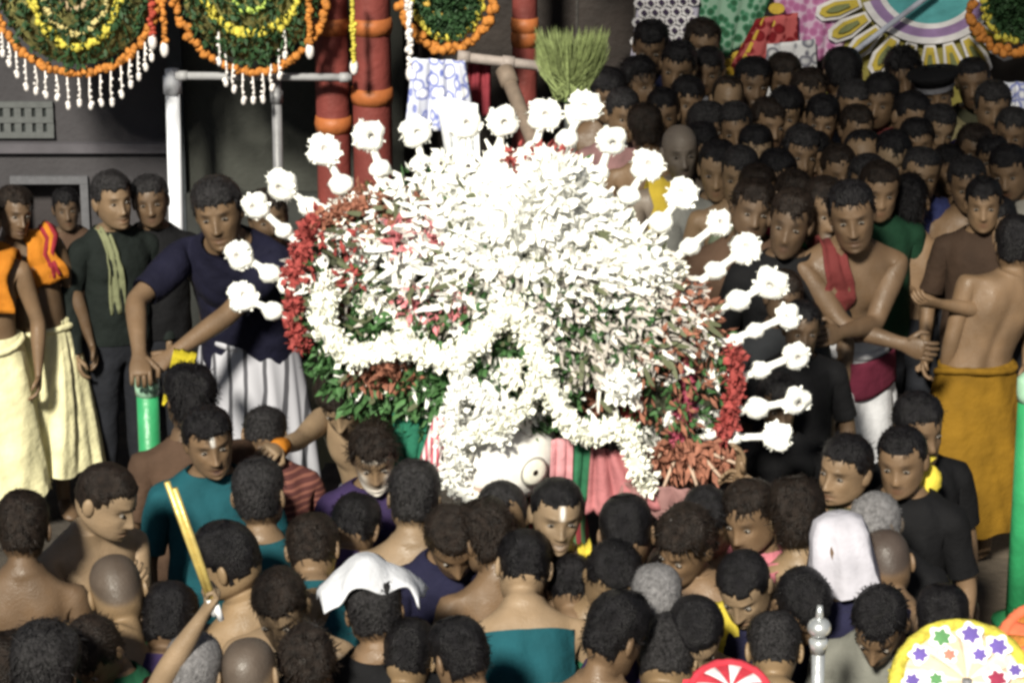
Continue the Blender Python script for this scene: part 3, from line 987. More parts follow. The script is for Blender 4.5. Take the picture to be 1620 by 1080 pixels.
def ornament(px, py, rings, label, Y=3.75, fringe=None, disc=None):
    c = atY(px, py, Y); k = pxw(px, 60, Y)
    e = empty('hanging_ornament', tuple(c), label, 'hanging ornament', 'marigold hangings along the top')
    L = tuple(-c)
    if disc:
        rx, rz, mt = disc; m = MB(); n = 40
        pts = ring_pts((c[0], c[1] + .03, c[2]), rx * k, rz * k, n)
        m.add([(c[0], c[1] + .01, c[2])] + pts, [(0, i + 1, (i + 1) % n + 1) for i in range(n)])
        bk = link('leaf_backing', m.mesh('leaf_backing', mt), e, L)
        md = bk.modifiers.new('t', 'SOLIDIFY'); md.thickness = .02
        C = np.array([[c[0] + rx * k * r * math.sin(t), c[1] - .005, c[2] - rz * k * r * math.cos(t)] for r, t in zip(np.sqrt(rng.uniform(0, 1, 1100)), rng.uniform(0, 6.3, 1100))])
        m = MB(); m.petals(C, np.tile([0, -1, -.6], (len(C), 1)), .045, 0, .8)
        tag(link('leaves', m.mesh('leaves', LEAF_D), e, L), kind='stuff')
    for (rx, rz, r, mt, nm) in rings:
        m = MB(); per = 2 * math.pi * (rx + rz) / 2
        garland(m, ring_pts(c, rx * k, rz * k, int(per / (r * 1.15))), r * k)
        link(nm, m.mesh(nm, mt), e, L)
    if fringe:
        rx, rz, n, ln = fringe
        for i, t in enumerate(np.linspace(-1.05, 1.05, n)):
            p = np.array([c[0] + rx * k * math.sin(t), c[1] - .02, c[2] - rz * k * math.cos(t)])
            l = ln * k * random.uniform(.75, 1.2)
            m = MB(); m.tube([p, p - np.array([random.uniform(-.01, .01), 0, l * .6]), p - np.array([0, 0, l])], .004, 5)
            for j in range(4):
                m.ball(p - np.array([random.uniform(-.006, .006), 0, l * (.25 + .22 * j)]), .008 + .006 * (j == 3), 0, 6, 5)
            m.ball(p - np.array([0, 0, l]), (.013, .013, .020), 0, 7, 5)
            link('bead_string', m.mesh('bead_string', BEADW), e, L)
    return e
ornament(118, -22, [(132, 140, 6.5, MG_O, 'orange_garland'), (70, 97, 7, MG_Y, 'yellow_garland'), (52, 76, 5, mat('pale_yellow_garland', (.5, .42, .18)), 'pale_garland'), (22, 38, 5, mat('tan_garland', (.36, .27, .16)), 'tan_garland')],
         'large marigold hanging with bead fringe above the man with orange scarf', fringe=(136, 146, 17, 44), disc=(122, 128, OLIVE))
ornament(396, -28, [(122, 143, 7, MG_O, 'orange_garland'), (78, 82, 7, MG_Y, 'yellow_garland'), (34, 46, 5, mat('lime_garland', (.38, .50, .10)), 'lime_garland')],
         'large marigold hanging over the pale rail beside the red posts', fringe=(60, 150, 9, 46), disc=(112, 128, OLIVE))
ornament(708, -2, [(72, 82, 8, MG_O, 'orange_garland'), (54, 62, 6, MG_Y, 'yellow_garland'), (32, 30, 6, mat('gold_garland', (.5, .32, .06)), 'gold_garland')],
         'small round hanging with teal centre above the blue white cloth', disc=(50, 58, TEAL_P))
ornament(1612, 2, [(74, 84, 8, MG_O, 'orange_garland'), (54, 60, 7, MG_Y, 'yellow_garland')],
         'yellow orange round hanging beside the yellow petal mandala cloth', Y=3.95, disc=(48, 54, OLIVE))
def strand(px, py0, py1, mt, label, Y=3.72, r=5, tip=True):
    a, b = atY(px, py0, Y), atY(px + 3, py1, Y); k = pxw(px, 60, Y)
    e = empty('garland_strand', tuple(a), label, 'garland')
    m = MB(); garland(m, [a + (b - a) * t for t in np.linspace(0, 1, int(abs(py1 - py0) / (r * 1.2)))], r * k); link('flower_string', m.mesh('flower_string', mt), e, tuple(-a))
    if tip:
        m = MB(); m.ball(b - np.array([0, 0, .02]), (.022, .022, .04), 0, 8, 6); link('pendant', m.mesh('pendant', BEADW), e, tuple(-a))
strand(238, -10, 60, MG_R, 'dark red strand right of the large bead fringed hanging')
strand(257, -10, 72, MG_O, 'rust orange strand beside the white pipe')
strand(557, -10, 100, MG_Y, 'yellow strand hanging down the front of the red posts', Y=3.7, r=4)
strand(487, -10, 75, MG_O, 'orange strand left of the red posts', Y=3.7)
strand(646, -10, 110, BEADW, 'white bead strand left of the small teal centred hanging', Y=3.6, r=5)

# blue and white printed cloth hung at the centre
def cloth_panel(name, corners, mt, label, cat='cloth', fold=.02, nf=6, nx=28, ny=14, parent=None):
    """corners: four world points TL TR BR BL"""
    tl, tr, br, bl_ = [np.array(c, float) for c in corners]
    V = []
    ph = random.uniform(0, 6)
    for j in range(ny + 1):
        for i in range(nx + 1):
            u, v = i / nx, j / ny
            p = (tl * (1 - u) + tr * u) * (1 - v) + (bl_ * (1 - u) + br * u) * v
            p = p + np.array([0, -fold * (math.sin(u * nf * 6.283 + ph + v) + .4 * math.sin(u * nf * 15 + ph * 2)) * (.4 + .6 * v), .0])
            V.append(p)
    F = [(j * (nx + 1) + i, j * (nx + 1) + i + 1, (j + 1) * (nx + 1) + i + 1, (j + 1) * (nx + 1) + i) for j in range(ny) for i in range(nx)]
    me = mesh(name, V, F, mt)
    o = link(name, me, parent)
    md = o.modifiers.new('t', 'SOLIDIFY'); md.thickness = .006
    if label: tag(o, label, cat)
    return o
def print_mat(name, a, b, c, scale, th=.5):
    if name in MATS: return MATS[name]
    m = bpy.data.materials.new(name); m.use_nodes = True; nt = m.node_tree; bs = nt.nodes['Principled BSDF']; bs.inputs['Roughness'].default_value = .8
    bs.inputs['Specular IOR Level'].default_value = .15
    tc = nt.nodes.new('ShaderNodeTexCoord'); v = nt.nodes.new('ShaderNodeTexVoronoi'); v.inputs['Scale'].default_value = scale
    nt.links.new(tc.outputs['Object'], v.inputs['Vector'])
    rp = nt.nodes.new('ShaderNodeValToRGB'); e = rp.color_ramp.elements
    e[0].position = th - .22; e[0].color = (*a, 1); e[1].position = th + .12; e[1].color = (*c, 1)
    e2 = rp.color_ramp.elements.new(th); e2.color = (*b, 1)
    nt.links.new(v.outputs['Distance'], rp.inputs['Fac']); nt.links.new(rp.outputs['Color'], bs.inputs['Base Color'])
    MATS[name] = m; return m
BW = print_mat('blue_white_print', (.75, .76, .80), (.10, .13, .40), (.55, .57, .66), 17, .5)
Yc_ = 3.45
cloth_panel('hung_cloth', [atY(652, 92, Yc_), atY(735, 96, Yc_), atY(752, 205, Yc_), atY(640, 205, Yc_)], BW, 'blue and white patterned cloth hung above the flower crown', 'cloth', .03, 3)
cloth_panel('hung_cloth', [atY(690, 150, Yc_ - .15), atY(756, 165, Yc_ - .15), atY(760, 250, Yc_ - .15), atY(705, 240, Yc_ - .15)], cloth('pale_white', (.72, .74, .76)), 'plain white cloth corner over the blue patterned cloth', 'cloth', .02, 2)
cloth_panel('hung_cloth', [atY(740, 98, 3.7), atY(775, 98, 3.7), atY(775, 180, 3.7), atY(735, 190, 3.7)], cloth('dull_red', (.20, .03, .04)), 'dull red cloth strip beside the blue patterned cloth', 'cloth', .02, 2)

# applique cloths behind the onlookers
YB = 4.25
def applique(name, quad, mt, label, Y=YB):
    e = empty(name, tuple(atY(*quad[3], Y)), label, 'cloth')
    L = tuple(-np.array(e.location))
    o = cloth_panel('base_cloth', [atY(px, py, Y) for px, py in quad], mt, None, fold=.012, nf=3, parent=e); o.location = L
    return e, L
def flat_patch(e, L, pts, mt, name, Y, dep=.012):
    n = len(pts); V = [atY(px, py, Y) - np.array([0, .02, 0]) for px, py in pts]; V2 = [v - np.array([0, dep, 0]) for v in V]
    me = mesh(name, V + V2, [tuple(range(n, 2 * n))[::-1], tuple(range(n))] + [(i, (i + 1) % n, n + (i + 1) % n, n + i) for i in range(n)], mt, False)
    return link(name, me, e, L)
WHT = cloth('applique_white', (.72, .70, .72)); 
e, L = applique('applique_cloth', [(1012, -20), (1108, -20), (1100, 78), (996, 100)], cloth('lilac_grey', (.42, .40, .50)), 'lilac grey applique cloth dotted with dark diamonds')
dk = cloth('dot_dark', (.05, .035, .07))
for j in range(7):
    for i in range(6):
        cx, cy = 1012 + 17 * i + (8 if j % 2 else 0) - j * 1.5, 4 + 15 * j - i * .8
        if cx > 1102 or cy > 92: continue
        flat_patch(e, L, [(cx + 10 * math.cos(t), cy + 8 * math.sin(t)) for t in np.linspace(0, 6.283, 8, endpoint=False)], WHT, 'white_disc', YB)
        flat_patch(e, L, [(cx, cy - 5), (cx + 5, cy), (cx, cy + 5), (cx - 5, cy)], dk, 'dark_diamond', YB - .014)
e, L = applique('applique_cloth', [(1108, -20), (1226, -20), (1200, 50), (1098, 130)], print_mat('green_print', (.03, .10, .05), (.06, .22, .12), (.25, .40, .30), 26), 'green patterned applique cloth with a yellow scalloped border', YB + .01)
GOLD = cloth('gold_border', (.58, .40, .06)); 
for i in range(9):
    t = i / 8; cx, cy = 1228 - 118 * t, 12 + 108 * t + 22 * math.sin(t * 3.14)
    flat_patch(e, L, [(cx + 13 * math.cos(a), cy + 9 * math.sin(a)) for a in np.linspace(0, 6.283, 10, endpoint=False)], GOLD, 'scallop', YB)
e, L = applique('applique_cloth', [(1196, 30), (1262, 20), (1262, 150), (1130, 150)], print_mat('dark_red_print', (.22, .015, .02), (.16, .01, .015), (.45, .10, .10), 20), 'dark red applique cloth below the yellow scalloped border', YB - .03)
e, L = applique('applique_cloth', [(1222, -20), (1352, -20), (1330, 92), (1236, 100)], print_mat('pink_print', (.42, .14, .30), (.50, .22, .40), (.62, .45, .58), 24), 'pink mottled applique cloth beside the round mandala', YB + .02)
for i in range(6):
    cx, cy = 1240 + 18 * (i % 3) + 5, 78 + 22 * (i // 3)
e, L = applique('applique_cloth', [(1214, 70), (1290, 62), (1296, 175), (1206, 170)], print_mat('white_grey_print', (.60, .60, .62), (.10, .10, .14), (.62, .62, .64), 15, .42), 'white cloth with grey swirls above the onlookers', YB - .05)
# mandala
e, L = applique('applique_cloth', [(1335, -25), (1560, -25), (1568, 190), (1300, 190)], cloth('mustard', (.30, .26, .07)), 'round mandala applique cloth with teal centre and yellow petals', YB + .04)
mc = (1470, -30)
def arc_band(r0, r1, mt, nm, Yd, a0=.35, a1=2.79, n=28):
    for k in range(7):
        t0 = a0 + (a1 - a0) * k / 7; t1 = a0 + (a1 - a0) * (k + 1) / 7
        ts = np.linspace(t0, t1, 6)
        flat_patch(e, L, [(mc[0] + r1 * 1.15 * math.cos(t), mc[1] + r1 * math.sin(t)) for t in ts] + [(mc[0] + r0 * 1.15 * math.cos(t), mc[1] + r0 * math.sin(t)) for t in ts[::-1]], mt, nm, Yd, .008)
arc_band(2, 66, cloth('teal_app', (.10, .36, .38)), 'teal_piece', YB + .02, .0, 3.14)
arc_band(66, 74, WHT, 'white_piece', YB + .02)
arc_band(74, 88, cloth('mauve_app', (.30, .20, .38)), 'mauve_piece', YB + .02)
arc_band(88, 98, WHT, 'white_piece', YB + .018)
for k in range(11):
    t = .32 + 2.5 * k / 10
    def pt(r, w): return (mc[0] + 1.15 * r * math.cos(t) - w * math.sin(t), mc[1] + r * math.sin(t) + w * math.cos(t))
    for (a0, a1, ww, mt, yy) in ((100, 166, 17, WHT, .016), (104, 160, 11, cloth('petal_gold', (.55, .42, .07)), .004), (116, 150, 5, cloth('petal_olive', (.20, .22, .10)), -.008)):
        flat_patch(e, L, [pt(a0, ww * .5), pt(a0 + (a1 - a0) * .55, ww), pt(a1 - 6, ww * .7), pt(a1, 0), pt(a1 - 6, -ww * .7), pt(a0 + (a1 - a0) * .55, -ww), pt(a0, -ww * .5)], mt, 'petal_patch', YB + yy, .008)
# grey cord across it
pole_px('cord', atY(1335, 95, YB - .08), atY(1480, -15, YB - .08), .014, cloth('grey_cord', (.40, .42, .50)), 'grey blue cord slanting across the mandala cloth', 'cord', joints=False)
cloth_panel('hung_cloth', [atY(1588, 130, 3.7), atY(1660, 130, 3.7), atY(1670, 300, 3.7), atY(1586, 300, 3.7)], BW, 'blue and white cloth hanging at the end of the onlookers', 'cloth', .03, 3)

# ================================================================== IDOL AND FLOWER CROWN
YC = .25
KC = pxw(840, 480, YC)
def cp(px, py, d=0.0): return atY(px, py, YC - d)
PITH = mat('white_pith', (.90, .90, .85), .7, .10, 25, .3, 60)
PITHC = mat('cream_pith', (.88, .88, .77), .7, .15, 25, .3, 60)
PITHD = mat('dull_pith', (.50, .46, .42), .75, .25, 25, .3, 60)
REDF = mat('red_flower', (.30, .055, .05), .75, .35, 40, .3, 90)
PINKF = mat('pink_flower', (.58, .20, .22), .75, .3, 40, .3, 90)
RUST = mat('rust_flower', (.27, .11, .07), .75, .35, 40, .3, 90)
LEAF = mat('tulsi_leaf', (.05, .12, .04), .6, .5, 30, .3, 60)
DKC = mat('dark_centre', (.06, .05, .05), .8)
base = atY(840, 700, YC); base[2] = 0
crown = empty('flower_crown', (base[0], YC, 1.35), 'huge fan shaped crown of white pith flowers with radiating flower sticks', 'flower crown')
CL = (-base[0], -YC, -1.35)
def cpart(name, m, mt, kind=None, smooth=True):
    o = link(name, m.mesh(name, mt, smooth), crown, CL)
    if kind: o['kind'] = kind
    return o
# outline of the crown's body, seen from the front
POLY = np.array([(452, 480), (458, 420), (490, 352), (560, 302), (650, 268), (740, 252), (830, 240), (925, 258), (965, 322), (1030, 372), (1078, 425), (1122, 475), (1158, 540),
                 (1165, 620), (1140, 695), (1060, 720), (960, 700), (880, 700), (800, 715), (720, 700), (640, 665), (540, 625), (482, 560)], float)
CC0 = np.array([820.0, 490.0])
_pa = np.arctan2(POLY[:, 1] - CC0[1], POLY[:, 0] - CC0[0]); _pr = np.hypot(POLY[:, 0] - CC0[0], POLY[:, 1] - CC0[1]); _so = np.argsort(_pa)
def rim_r(t): return np.interp(t, _pa[_so], _pr[_so], period=2 * math.pi)
def shell_r(px, py):
    return math.hypot(px - CC0[0], py - CC0[1]) / float(rim_r(math.atan2(py - CC0[1], px - CC0[0])))
def shell_pt(px, py):
    return cp(px, py, .02 + .22 * math.sqrt(max(0, 1 - min(1, shell_r(px, py)) ** 2)))
def shell_n(px, py):
    n = np.array([(px - CC0[0]) / 380 * .7, -1, -(py - CC0[1]) / 270 * .7]); return n / np.linalg.norm(n)
# backing of leaves
m = MB(); nb = 60; V = []
for r in (0.0, .25, .5, .75, .9, .95):
    for j in range(nb):
        t = -math.pi + 2 * math.pi * j / nb; R0 = float(rim_r(t)) * r
        V.append(cp(CC0[0] + R0 * math.cos(t), CC0[1] + R0 * math.sin(t), -.03 + .20 * math.sqrt(1 - r * r) + rng.uniform(-.012, .012)))
for j in range(nb):
    t = -math.pi + 2 * math.pi * j / nb; R0 = float(rim_r(t)) * .9; V.append(cp(CC0[0] + R0 * math.cos(t), CC0[1] + R0 * math.sin(t), -.18))
m.add(V, [(k * nb + j, k * nb + (j + 1) % nb, (k + 1) * nb + (j + 1) % nb, (k + 1) * nb + j) for k in range(6) for j in range(nb)] + [tuple(6 * nb + j for j in range(nb))])
cpart('leaf_backing', m, mat('backing_green_brown', (.045, .05, .03), .8, .6, 25, .6, 50))
def sample(n, cx, cy, rx, ry, pw=.5):
    r = rng.uniform(0, 1, n) ** pw; t = rng.uniform(0, 2 * math.pi, n)
    return cx + rx * r * np.cos(t), cy + ry * r * np.sin(t)
def petal_part(name, n, cx, cy, rx, ry, size, mt, spread=.8, width=.5, lift=0.0, pw=.5):
    xs, ys = sample(n, cx, cy, rx, ry, pw)
    ok = [i for i in range(n) if shell_r(xs[i], ys[i]) < 1.0 and ('keep' not in globals() or keep(xs[i], ys[i], mt))]
    P = np.array([shell_pt(xs[i], ys[i]) for i in ok]); Nn = np.array([shell_n(xs[i], ys[i]) for i in ok])
    m = MB(); m.petals(P + Nn * lift, Nn, size, 0, spread, width); cpart(name, m, mt, 'stuff')
petal_part('leaves', 1500, 830, 500, 380, 270, .05, LEAF, .9, .5, 0, .42)
petal_part('leaves', 700, 760, 520, 300, 90, .05, LEAF, .9, .5, .02)
petal_part('leaves', 900, 610, 600, 120, 90, .06, LEAF, .9, .5, .02)
petal_part('leaves', 420, 800, 610, 110, 70, .05, LEAF, .9, .5, .02)
def keep(a, b, mt):
    if mt is not PITH or (a < 860 and b > 590): return True
    f = min(1, max(0, (b - 405) / 90))
    return rng.uniform() < 1 - .72 * f
def blob_part(name, n, cx, cy, rx, ry, r0, r1, mt, lift=.02, pw=.5):
    xs, ys = sample(n, cx, cy, rx, ry, pw); m = MB()
    for a, b in zip(xs, ys):
        if shell_r(a, b) > .97 or not keep(a, b, mt): continue
        r = random.uniform(r0, r1); q = Vector(rng.normal(0, 1, 3)).to_track_quat('Z', 'Y')
        m.ball(shell_pt(a, b) + shell_n(a, b) * (lift + random.uniform(-.02, .02)), (r * random.uniform(.5, .8), r * random.uniform(.5, .9), r * random.uniform(1.0, 1.7)), 0, 6, 4, .2, R=npm(q))
    cpart(name, m, mt, 'stuff')
def spray_part(name, n, cx, cy, rx, ry, L, w, mt, lift=.03, pw=.5, jit=.45, seg=3):
    """thin strips of pith that spray outwards from the crown's heart"""
    xs, ys = sample(n, cx, cy, rx, ry, pw); m = MB()
    for a, b in zip(xs, ys):
        if shell_r(a, b) > .98 or not keep(a, b, mt): continue
        n0 = shell_n(a, b); d = np.array([(a - 840) / 300, -.35, (430 - b) / 300]); d = d / (np.linalg.norm(d) + .2) + rng.normal(0, jit, 3); d /= np.linalg.norm(d)
        u = np.cross(d, n0 + rng.normal(0, .3, 3)); u /= np.linalg.norm(u); l = L * rng.uniform(.5, 1.4); cv = np.cross(u, d) * l * rng.uniform(-.35, .35)
        p = shell_pt(a, b) + n0 * lift * rng.uniform(.3, 1.3) - d * l * .4; V = []
        for i in range(seg + 1):
            t = i / seg; ww = w * (.6 + .8 * math.sin(math.pi * min(1, t * .9 + .1)))
            c = p + d * l * t + cv * t * t; V += [c - u * ww, c + u * ww]
        m.add(V, [(2 * i, 2 * i + 1, 2 * i + 3, 2 * i + 2) for i in range(seg)])
    cpart(name, m, mt, 'stuff')
spray_part('pith_sprays', 900, 820, 450, 350, 225, .075, .0065, PITH)
spray_part('pith_sprays', 700, 840, 390, 240, 130, .085, .0075, PITH, .05)
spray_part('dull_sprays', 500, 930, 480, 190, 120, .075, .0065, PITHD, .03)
spray_part('dark_sprays', 350, 800, 470, 330, 190, .070, .007, mat('olive_strip', (.10, .11, .06), .7), .05)
petal_part('white_petals', 420, 820, 450, 340, 230, .040, PITH, .8, .30, .01)
petal_part('white_petals', 600, 845, 350, 200, 110, .045, PITH, .8, .34, .03)
blob_part('pith_buds', 240, 820, 440, 340, 220, .014, .026, PITH)
blob_part('pith_buds', 300, 845, 340, 180, 95, .016, .028, PITH, .04)
blob_part('pith_buds', 200, 855, 320, 100, 75, .020, .032, PITH, .06)
blob_part('cream_buds', 110, 1010, 395, 80, 60, .016, .030, PITHC, .03)
blob_part('cream_buds', 120, 765, 660, 70, 60, .018, .032, PITH, .05)
petal_part('cream_petals', 160, 1010, 400, 90, 75, .045, PITHC, .8, .4, .02)
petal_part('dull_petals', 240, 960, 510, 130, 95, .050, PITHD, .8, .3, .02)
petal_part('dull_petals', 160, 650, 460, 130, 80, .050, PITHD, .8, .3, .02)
petal_part('red_petals', 120, 1060, 590, 70, 90, .045, RUST, .8, .4, .03)
petal_part('red_petals', 100, 530, 400, 60, 70, .045, REDF, .8, .4, .03)
petal_part('red_petals', 260, 600, 330, 90, 40, .045, RUST, .8, .45, .02)
petal_part('red_petals', 160, 855, 262, 55, 26, .045, REDF, .8, .45, .05)
petal_part('red_petals', 160, 1110, 480, 60, 50, .045, RUST, .8, .45, .02)
petal_part('pink_petals', 120, 655, 375, 45, 28, .045, PINKF, .8, .45, .03)
petal_part('red_petals', 150, 615, 580, 55, 25, .045, RUST, .8, .45, .04)
petal_part('pink_petals', 120, 690, 480, 60, 30, .04, PINKF, .8, .4, .03)

# single florets, each a part (shared meshes)
def floret_mesh(mt, np_=7, r=.030, cup=.35):
    m = MB()
    for i in range(np_):
        t = 2 * math.pi * i / np_
        d = np.array([math.cos(t), math.sin(t), cup]); u = np.array([-math.sin(t), math.cos(t), 0])
        m.add([(0, 0, 0), d * r * .55 + u * r * .30, d * r + np.array([0, 0, r * .25]), d * r * .55 - u * r * .30], [(0, 1, 2, 3)])
    m.ball((0, 0, r * .15), (r * .25, r * .25, r * .2), 1, 6, 4)
    return m.mesh('floret', [mt, DKC])
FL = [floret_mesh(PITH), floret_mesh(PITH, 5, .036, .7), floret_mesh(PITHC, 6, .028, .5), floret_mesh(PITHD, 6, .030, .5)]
def place_floret(px, py, me, lift=.035, sc=1.0, tilt=.5):
    p = shell_pt(px, py); n = shell_n(px, py) + rng.normal(0, tilt, 3)
    o = link('floret', me, crown); q = Vector(n).to_track_quat('Z', 'Y')
    o.location = p + shell_n(px, py) * lift + np.array(CL); o.rotation_mode = 'QUATERNION'; o.rotation_quaternion = q; o.scale = (sc,) * 3
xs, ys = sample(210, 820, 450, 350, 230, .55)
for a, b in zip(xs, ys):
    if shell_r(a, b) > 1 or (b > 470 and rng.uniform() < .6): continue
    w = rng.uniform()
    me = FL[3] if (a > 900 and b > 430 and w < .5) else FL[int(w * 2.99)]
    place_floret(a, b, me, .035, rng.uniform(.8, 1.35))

# white plume and bulbs of pith
def pith_clump(name, px, py, rx, ry, n, size, mt, lift=.22, spread=.5):
    c = cp(px, py, lift); m = MB()
    m.ball(c, (rx * KC * .8, min(rx, ry) * KC * .7, ry * KC * .85), 0, 12, 10, .12)
    d = rng.normal(0, 1, (n, 3)); d /= np.linalg.norm(d, axis=1)[:, None]
    m.petals(c + d * np.array([rx, min(rx, ry), ry]) * KC * .72, d, size, 0, spread, .6); return cpart(name, m, mt)
pith_clump('white_plume', 872, 300, 42, 62, 420, .055, PITH, .24)
pith_clump('white_plume', 830, 350, 60, 40, 320, .055, PITH, .24)
pith_clump('white_bulb', 582, 388, 30, 36, 200, .035, PITH, .14)
pith_clump('white_bulb', 980, 600, 34, 40, 220, .035, PITH, .22)
pith_clump('white_bulb', 590, 478, 26, 20, 120, .03, PITHC, .2)
pith_clump('white_bulb', 720, 300, 40, 26, 160, .04, PITH, .12)
pith_clump('white_bulb', 812, 590, 18, 26, 90, .03, PITHC, .3)
pith_clump('white_bulb', 1010, 420, 44, 30, 160, .04, PITH, .2)
for (px, py) in ((1045, 612), (1030, 690), (1130, 600), (1115, 545), (1060, 655), (1105, 660), (540, 330), (640, 330), (500, 470), (700, 255)):
    pith_clump('small_bulb', px, py, 17, 17, 60, .028, PITH, .08)
pith_clump('rust_tuft', 610, 578, 24, 20, 80, .03, RUST, .26)

# radiating flower sticks: tip plate, ball, stem
STK = [((380, 403), (427, 432)), ((383, 470), (432, 492)), ((405, 325), (450, 365)), ((447, 292), (490, 327)), ((512, 238), (540, 292)), ((582, 215), (602, 267)),
       ((658, 208), (668, 258)), ((735, 195), (730, 248)), ((795, 192), (790, 240)), ((862, 182), (845, 237)), ((926, 168), (897, 220)), ((967, 222), (950, 273)),
       ((1025, 262), (995, 310)), ((1080, 307), (1045, 352)), ((1137, 353), (1092, 390)), ((1180, 393), (1132, 428)), ((1220, 447), (1168, 475)), ((1247, 500), (1195, 523)),
       ((1260, 562), (1203, 585)), ((1260, 633), (1197, 645)), ((1230, 690), (1160, 692)), ((516, 418), (560, 440))]
def tip_mesh(r):
    m = MB(); n = 20; V = []
    prof = ((.25, -.022), (.85, -.022), (1.0, -.010), (1.0, .010), (.90, .024), (.26, .028), (.16, .012), (.02, .010))
    for rr, h in prof:
        for j in range(n):
            t = 2 * math.pi * j / n; sq = 1 / (abs(math.cos(t)) ** 5 + abs(math.sin(t)) ** 5) ** .2
            V.append((r * rr * (sq if rr > .5 else 1) * math.cos(t), r * rr * (sq if rr > .5 else 1) * math.sin(t), h * (1 + .2 * math.sin(3 * t) * (rr > .8))))
    K = len(prof)
    F = [(k * n + j, k * n + (j + 1) % n, (k + 1) * n + (j + 1) % n, (k + 1) * n + j) for k in range(K - 1) for j in range(n)]
    m.add(V, F)
    for i, f in enumerate(m.f):
        if i >= 5 * n: m.m[i] = 1
    ph = random.uniform(0, 6)
    m.v = [(x * (1 + .06 * math.sin(5 * math.atan2(y, x) + ph)), y * (1 + .07 * math.sin(3 * math.atan2(y, x) + ph)), z) for x, y, z in m.v]
    t = rng.uniform(0, 6.283, 46); C = np.stack([r * .92 * np.cos(t), r * .92 * np.sin(t), rng.uniform(-.015, .02, 46)], 1)
    m.petals(C, np.stack([np.cos(t), np.sin(t), 0 * t + .2], 1), r * .34, 0, .45, .9)
    return m.mesh('tip_flower', [PITH, mat('tip_hollow', (.42, .40, .38), .8)])
def knob_mesh(r):
    m = MB(); m.ball((0, 0, 0), (r, r, r * .8), 0, 14, 10, .22)
    return m.mesh('pith_ball', PITH)
TIPS = [tip_mesh(.047), tip_mesh(.051), tip_mesh(.044)]; KNOB = [knob_mesh(.039), knob_mesh(.043), knob_mesh(.035)]
for i, (t, b) in enumerate(STK):
    T, B = cp(*t, .02 + .03 * (i % 3)), cp(*b, .03 + .03 * (i % 3))
    d = (B - T); dn = d / np.linalg.norm(d)
    root_ = B + dn * .16 + np.array([0, .02, 0])
    m = MB(); m.tube([root_, B, B * .5 + T * .5, T], [.012, .016, .013, .018], 8, lump=.25)
    st = cpart('flower_stick', m, PITH)
    tilt = Vector((rng.uniform(-.6, .6), -1, rng.uniform(-.3, .7))).to_track_quat('Z', 'Y') @ Quaternion((0, 0, 1), rng.uniform(-.4, .4))
    o = link('tip_flower', TIPS[i % 3], st); o.location = T; o.rotation_mode = 'QUATERNION'; o.rotation_quaternion = tilt
    s_ = rng.uniform(.92, 1.12); o.scale = (s_ * rng.uniform(.9, 1.1), s_, s_)
    o = link('pith_ball', KNOB[i % 3], st); o.location = B; o.scale = (rng.uniform(.9, 1.15),) * 3
    o = link('pith_ball', KNOB[(i + 1) % 3], st); o.location = B + dn * .085 + rng.normal(0, .008, 3); o.scale = (rng.uniform(.6, .85),) * 3
    m = MB(); m.ball(B * .45 + T * .55, (.014, .014, .014), 0, 8, 6, .1); o = link('bead', m.mesh('bead', PITH), st)

# thick garlands
def smooth_path(pts, n):
    pts = np.array(pts, float); t = np.linspace(0, 1, len(pts)); tt = np.linspace(0, 1, n)
    out = np.stack([np.interp(tt, t, pts[:, i]) for i in range(pts.shape[1])], 1)
    for _ in range(3): out[1:-1] = (out[:-2] + 2 * out[1:-1] + out[2:]) / 4
    return out
def thick_garland(name, path, r, mt, d=.25, n=None, size=.024):
    L = sum(math.dist(a, b) for a, b in zip(path[:-1], path[1:]))
    P2 = smooth_path(path, max(8, int(L / 9)))
    P2 = P2 + rng.normal(0, 1.8, P2.shape)
    P = np.array([cp(a, b, d + (.10 * math.sqrt(max(0, 1 - ((a - 835) / 400) ** 2 - ((b - 490) / 300) ** 2)) if d > .2 else 0)) for a, b in P2])
    m = MB(); m.tube(P, r * .72, 9, 0, True, .35)
    k = n or int(L * 4.2); i = rng.integers(0, len(P), k); dd = rng.normal(0, 1, (k, 3)); dd /= np.linalg.norm(dd, axis=1)[:, None]
    m.petals(P[i] + dd * r * .62 + rng.normal(0, .008, (k, 3)), dd, size, 0, .7, .8)
    return cpart(name, m, mt)
thick_garland('white_garland', [(518, 462), (508, 500), (530, 545), (566, 566), (610, 550), (650, 545), (692, 570), (738, 560), (775, 520), (805, 487)], .047, PITHC, .22)
thick_garland('white_garland', [(805, 487), (835, 515), (855, 570), (872, 622), (896, 668), (932, 690), (978, 676), (1000, 695), (1010, 740), (1024, 766)], .040, PITHC, .24)
pith_clump('white_bulb', 640, 520, 22, 18, 110, .03, PITHC, .24)
thick_garland('white_garland', [(850, 585), (835, 640), (790, 672), (745, 690)], .026, PITHC, .26)
thick_garland('white_garland', [(735, 600), (712, 645), (718, 700), (730, 740)], .034, PITH, .24)
thick_garland('white_garland', [(735, 600), (765, 640), (790, 655)], .022, PITH, .26)
for path, mt, r in (([(498, 350), (480, 385), (462, 440)], REDF, .030), ([(462, 470), (468, 510), (476, 548)], REDF, .026), ([(560, 432), (548, 465), (536, 502)], REDF, .026),
                    ([(1086, 540), (1086, 600), (1084, 650), (1070, 690)], mat('crimson_flower', (.33, .06, .10)), .026), ([(1162, 548), (1162, 600), (1156, 650), (1140, 690)], REDF, .026),
                    ([(1010, 622), (1000, 645), (990, 672)], REDF, .028), ([(575, 320), (540, 335), (510, 350)], RUST, .026), ([(940, 610), (936, 650)], RUST, .02)):
    thick_garland('red_garland', path, r, mt, .14 if path[0][0] < 900 else .12, size=.026)
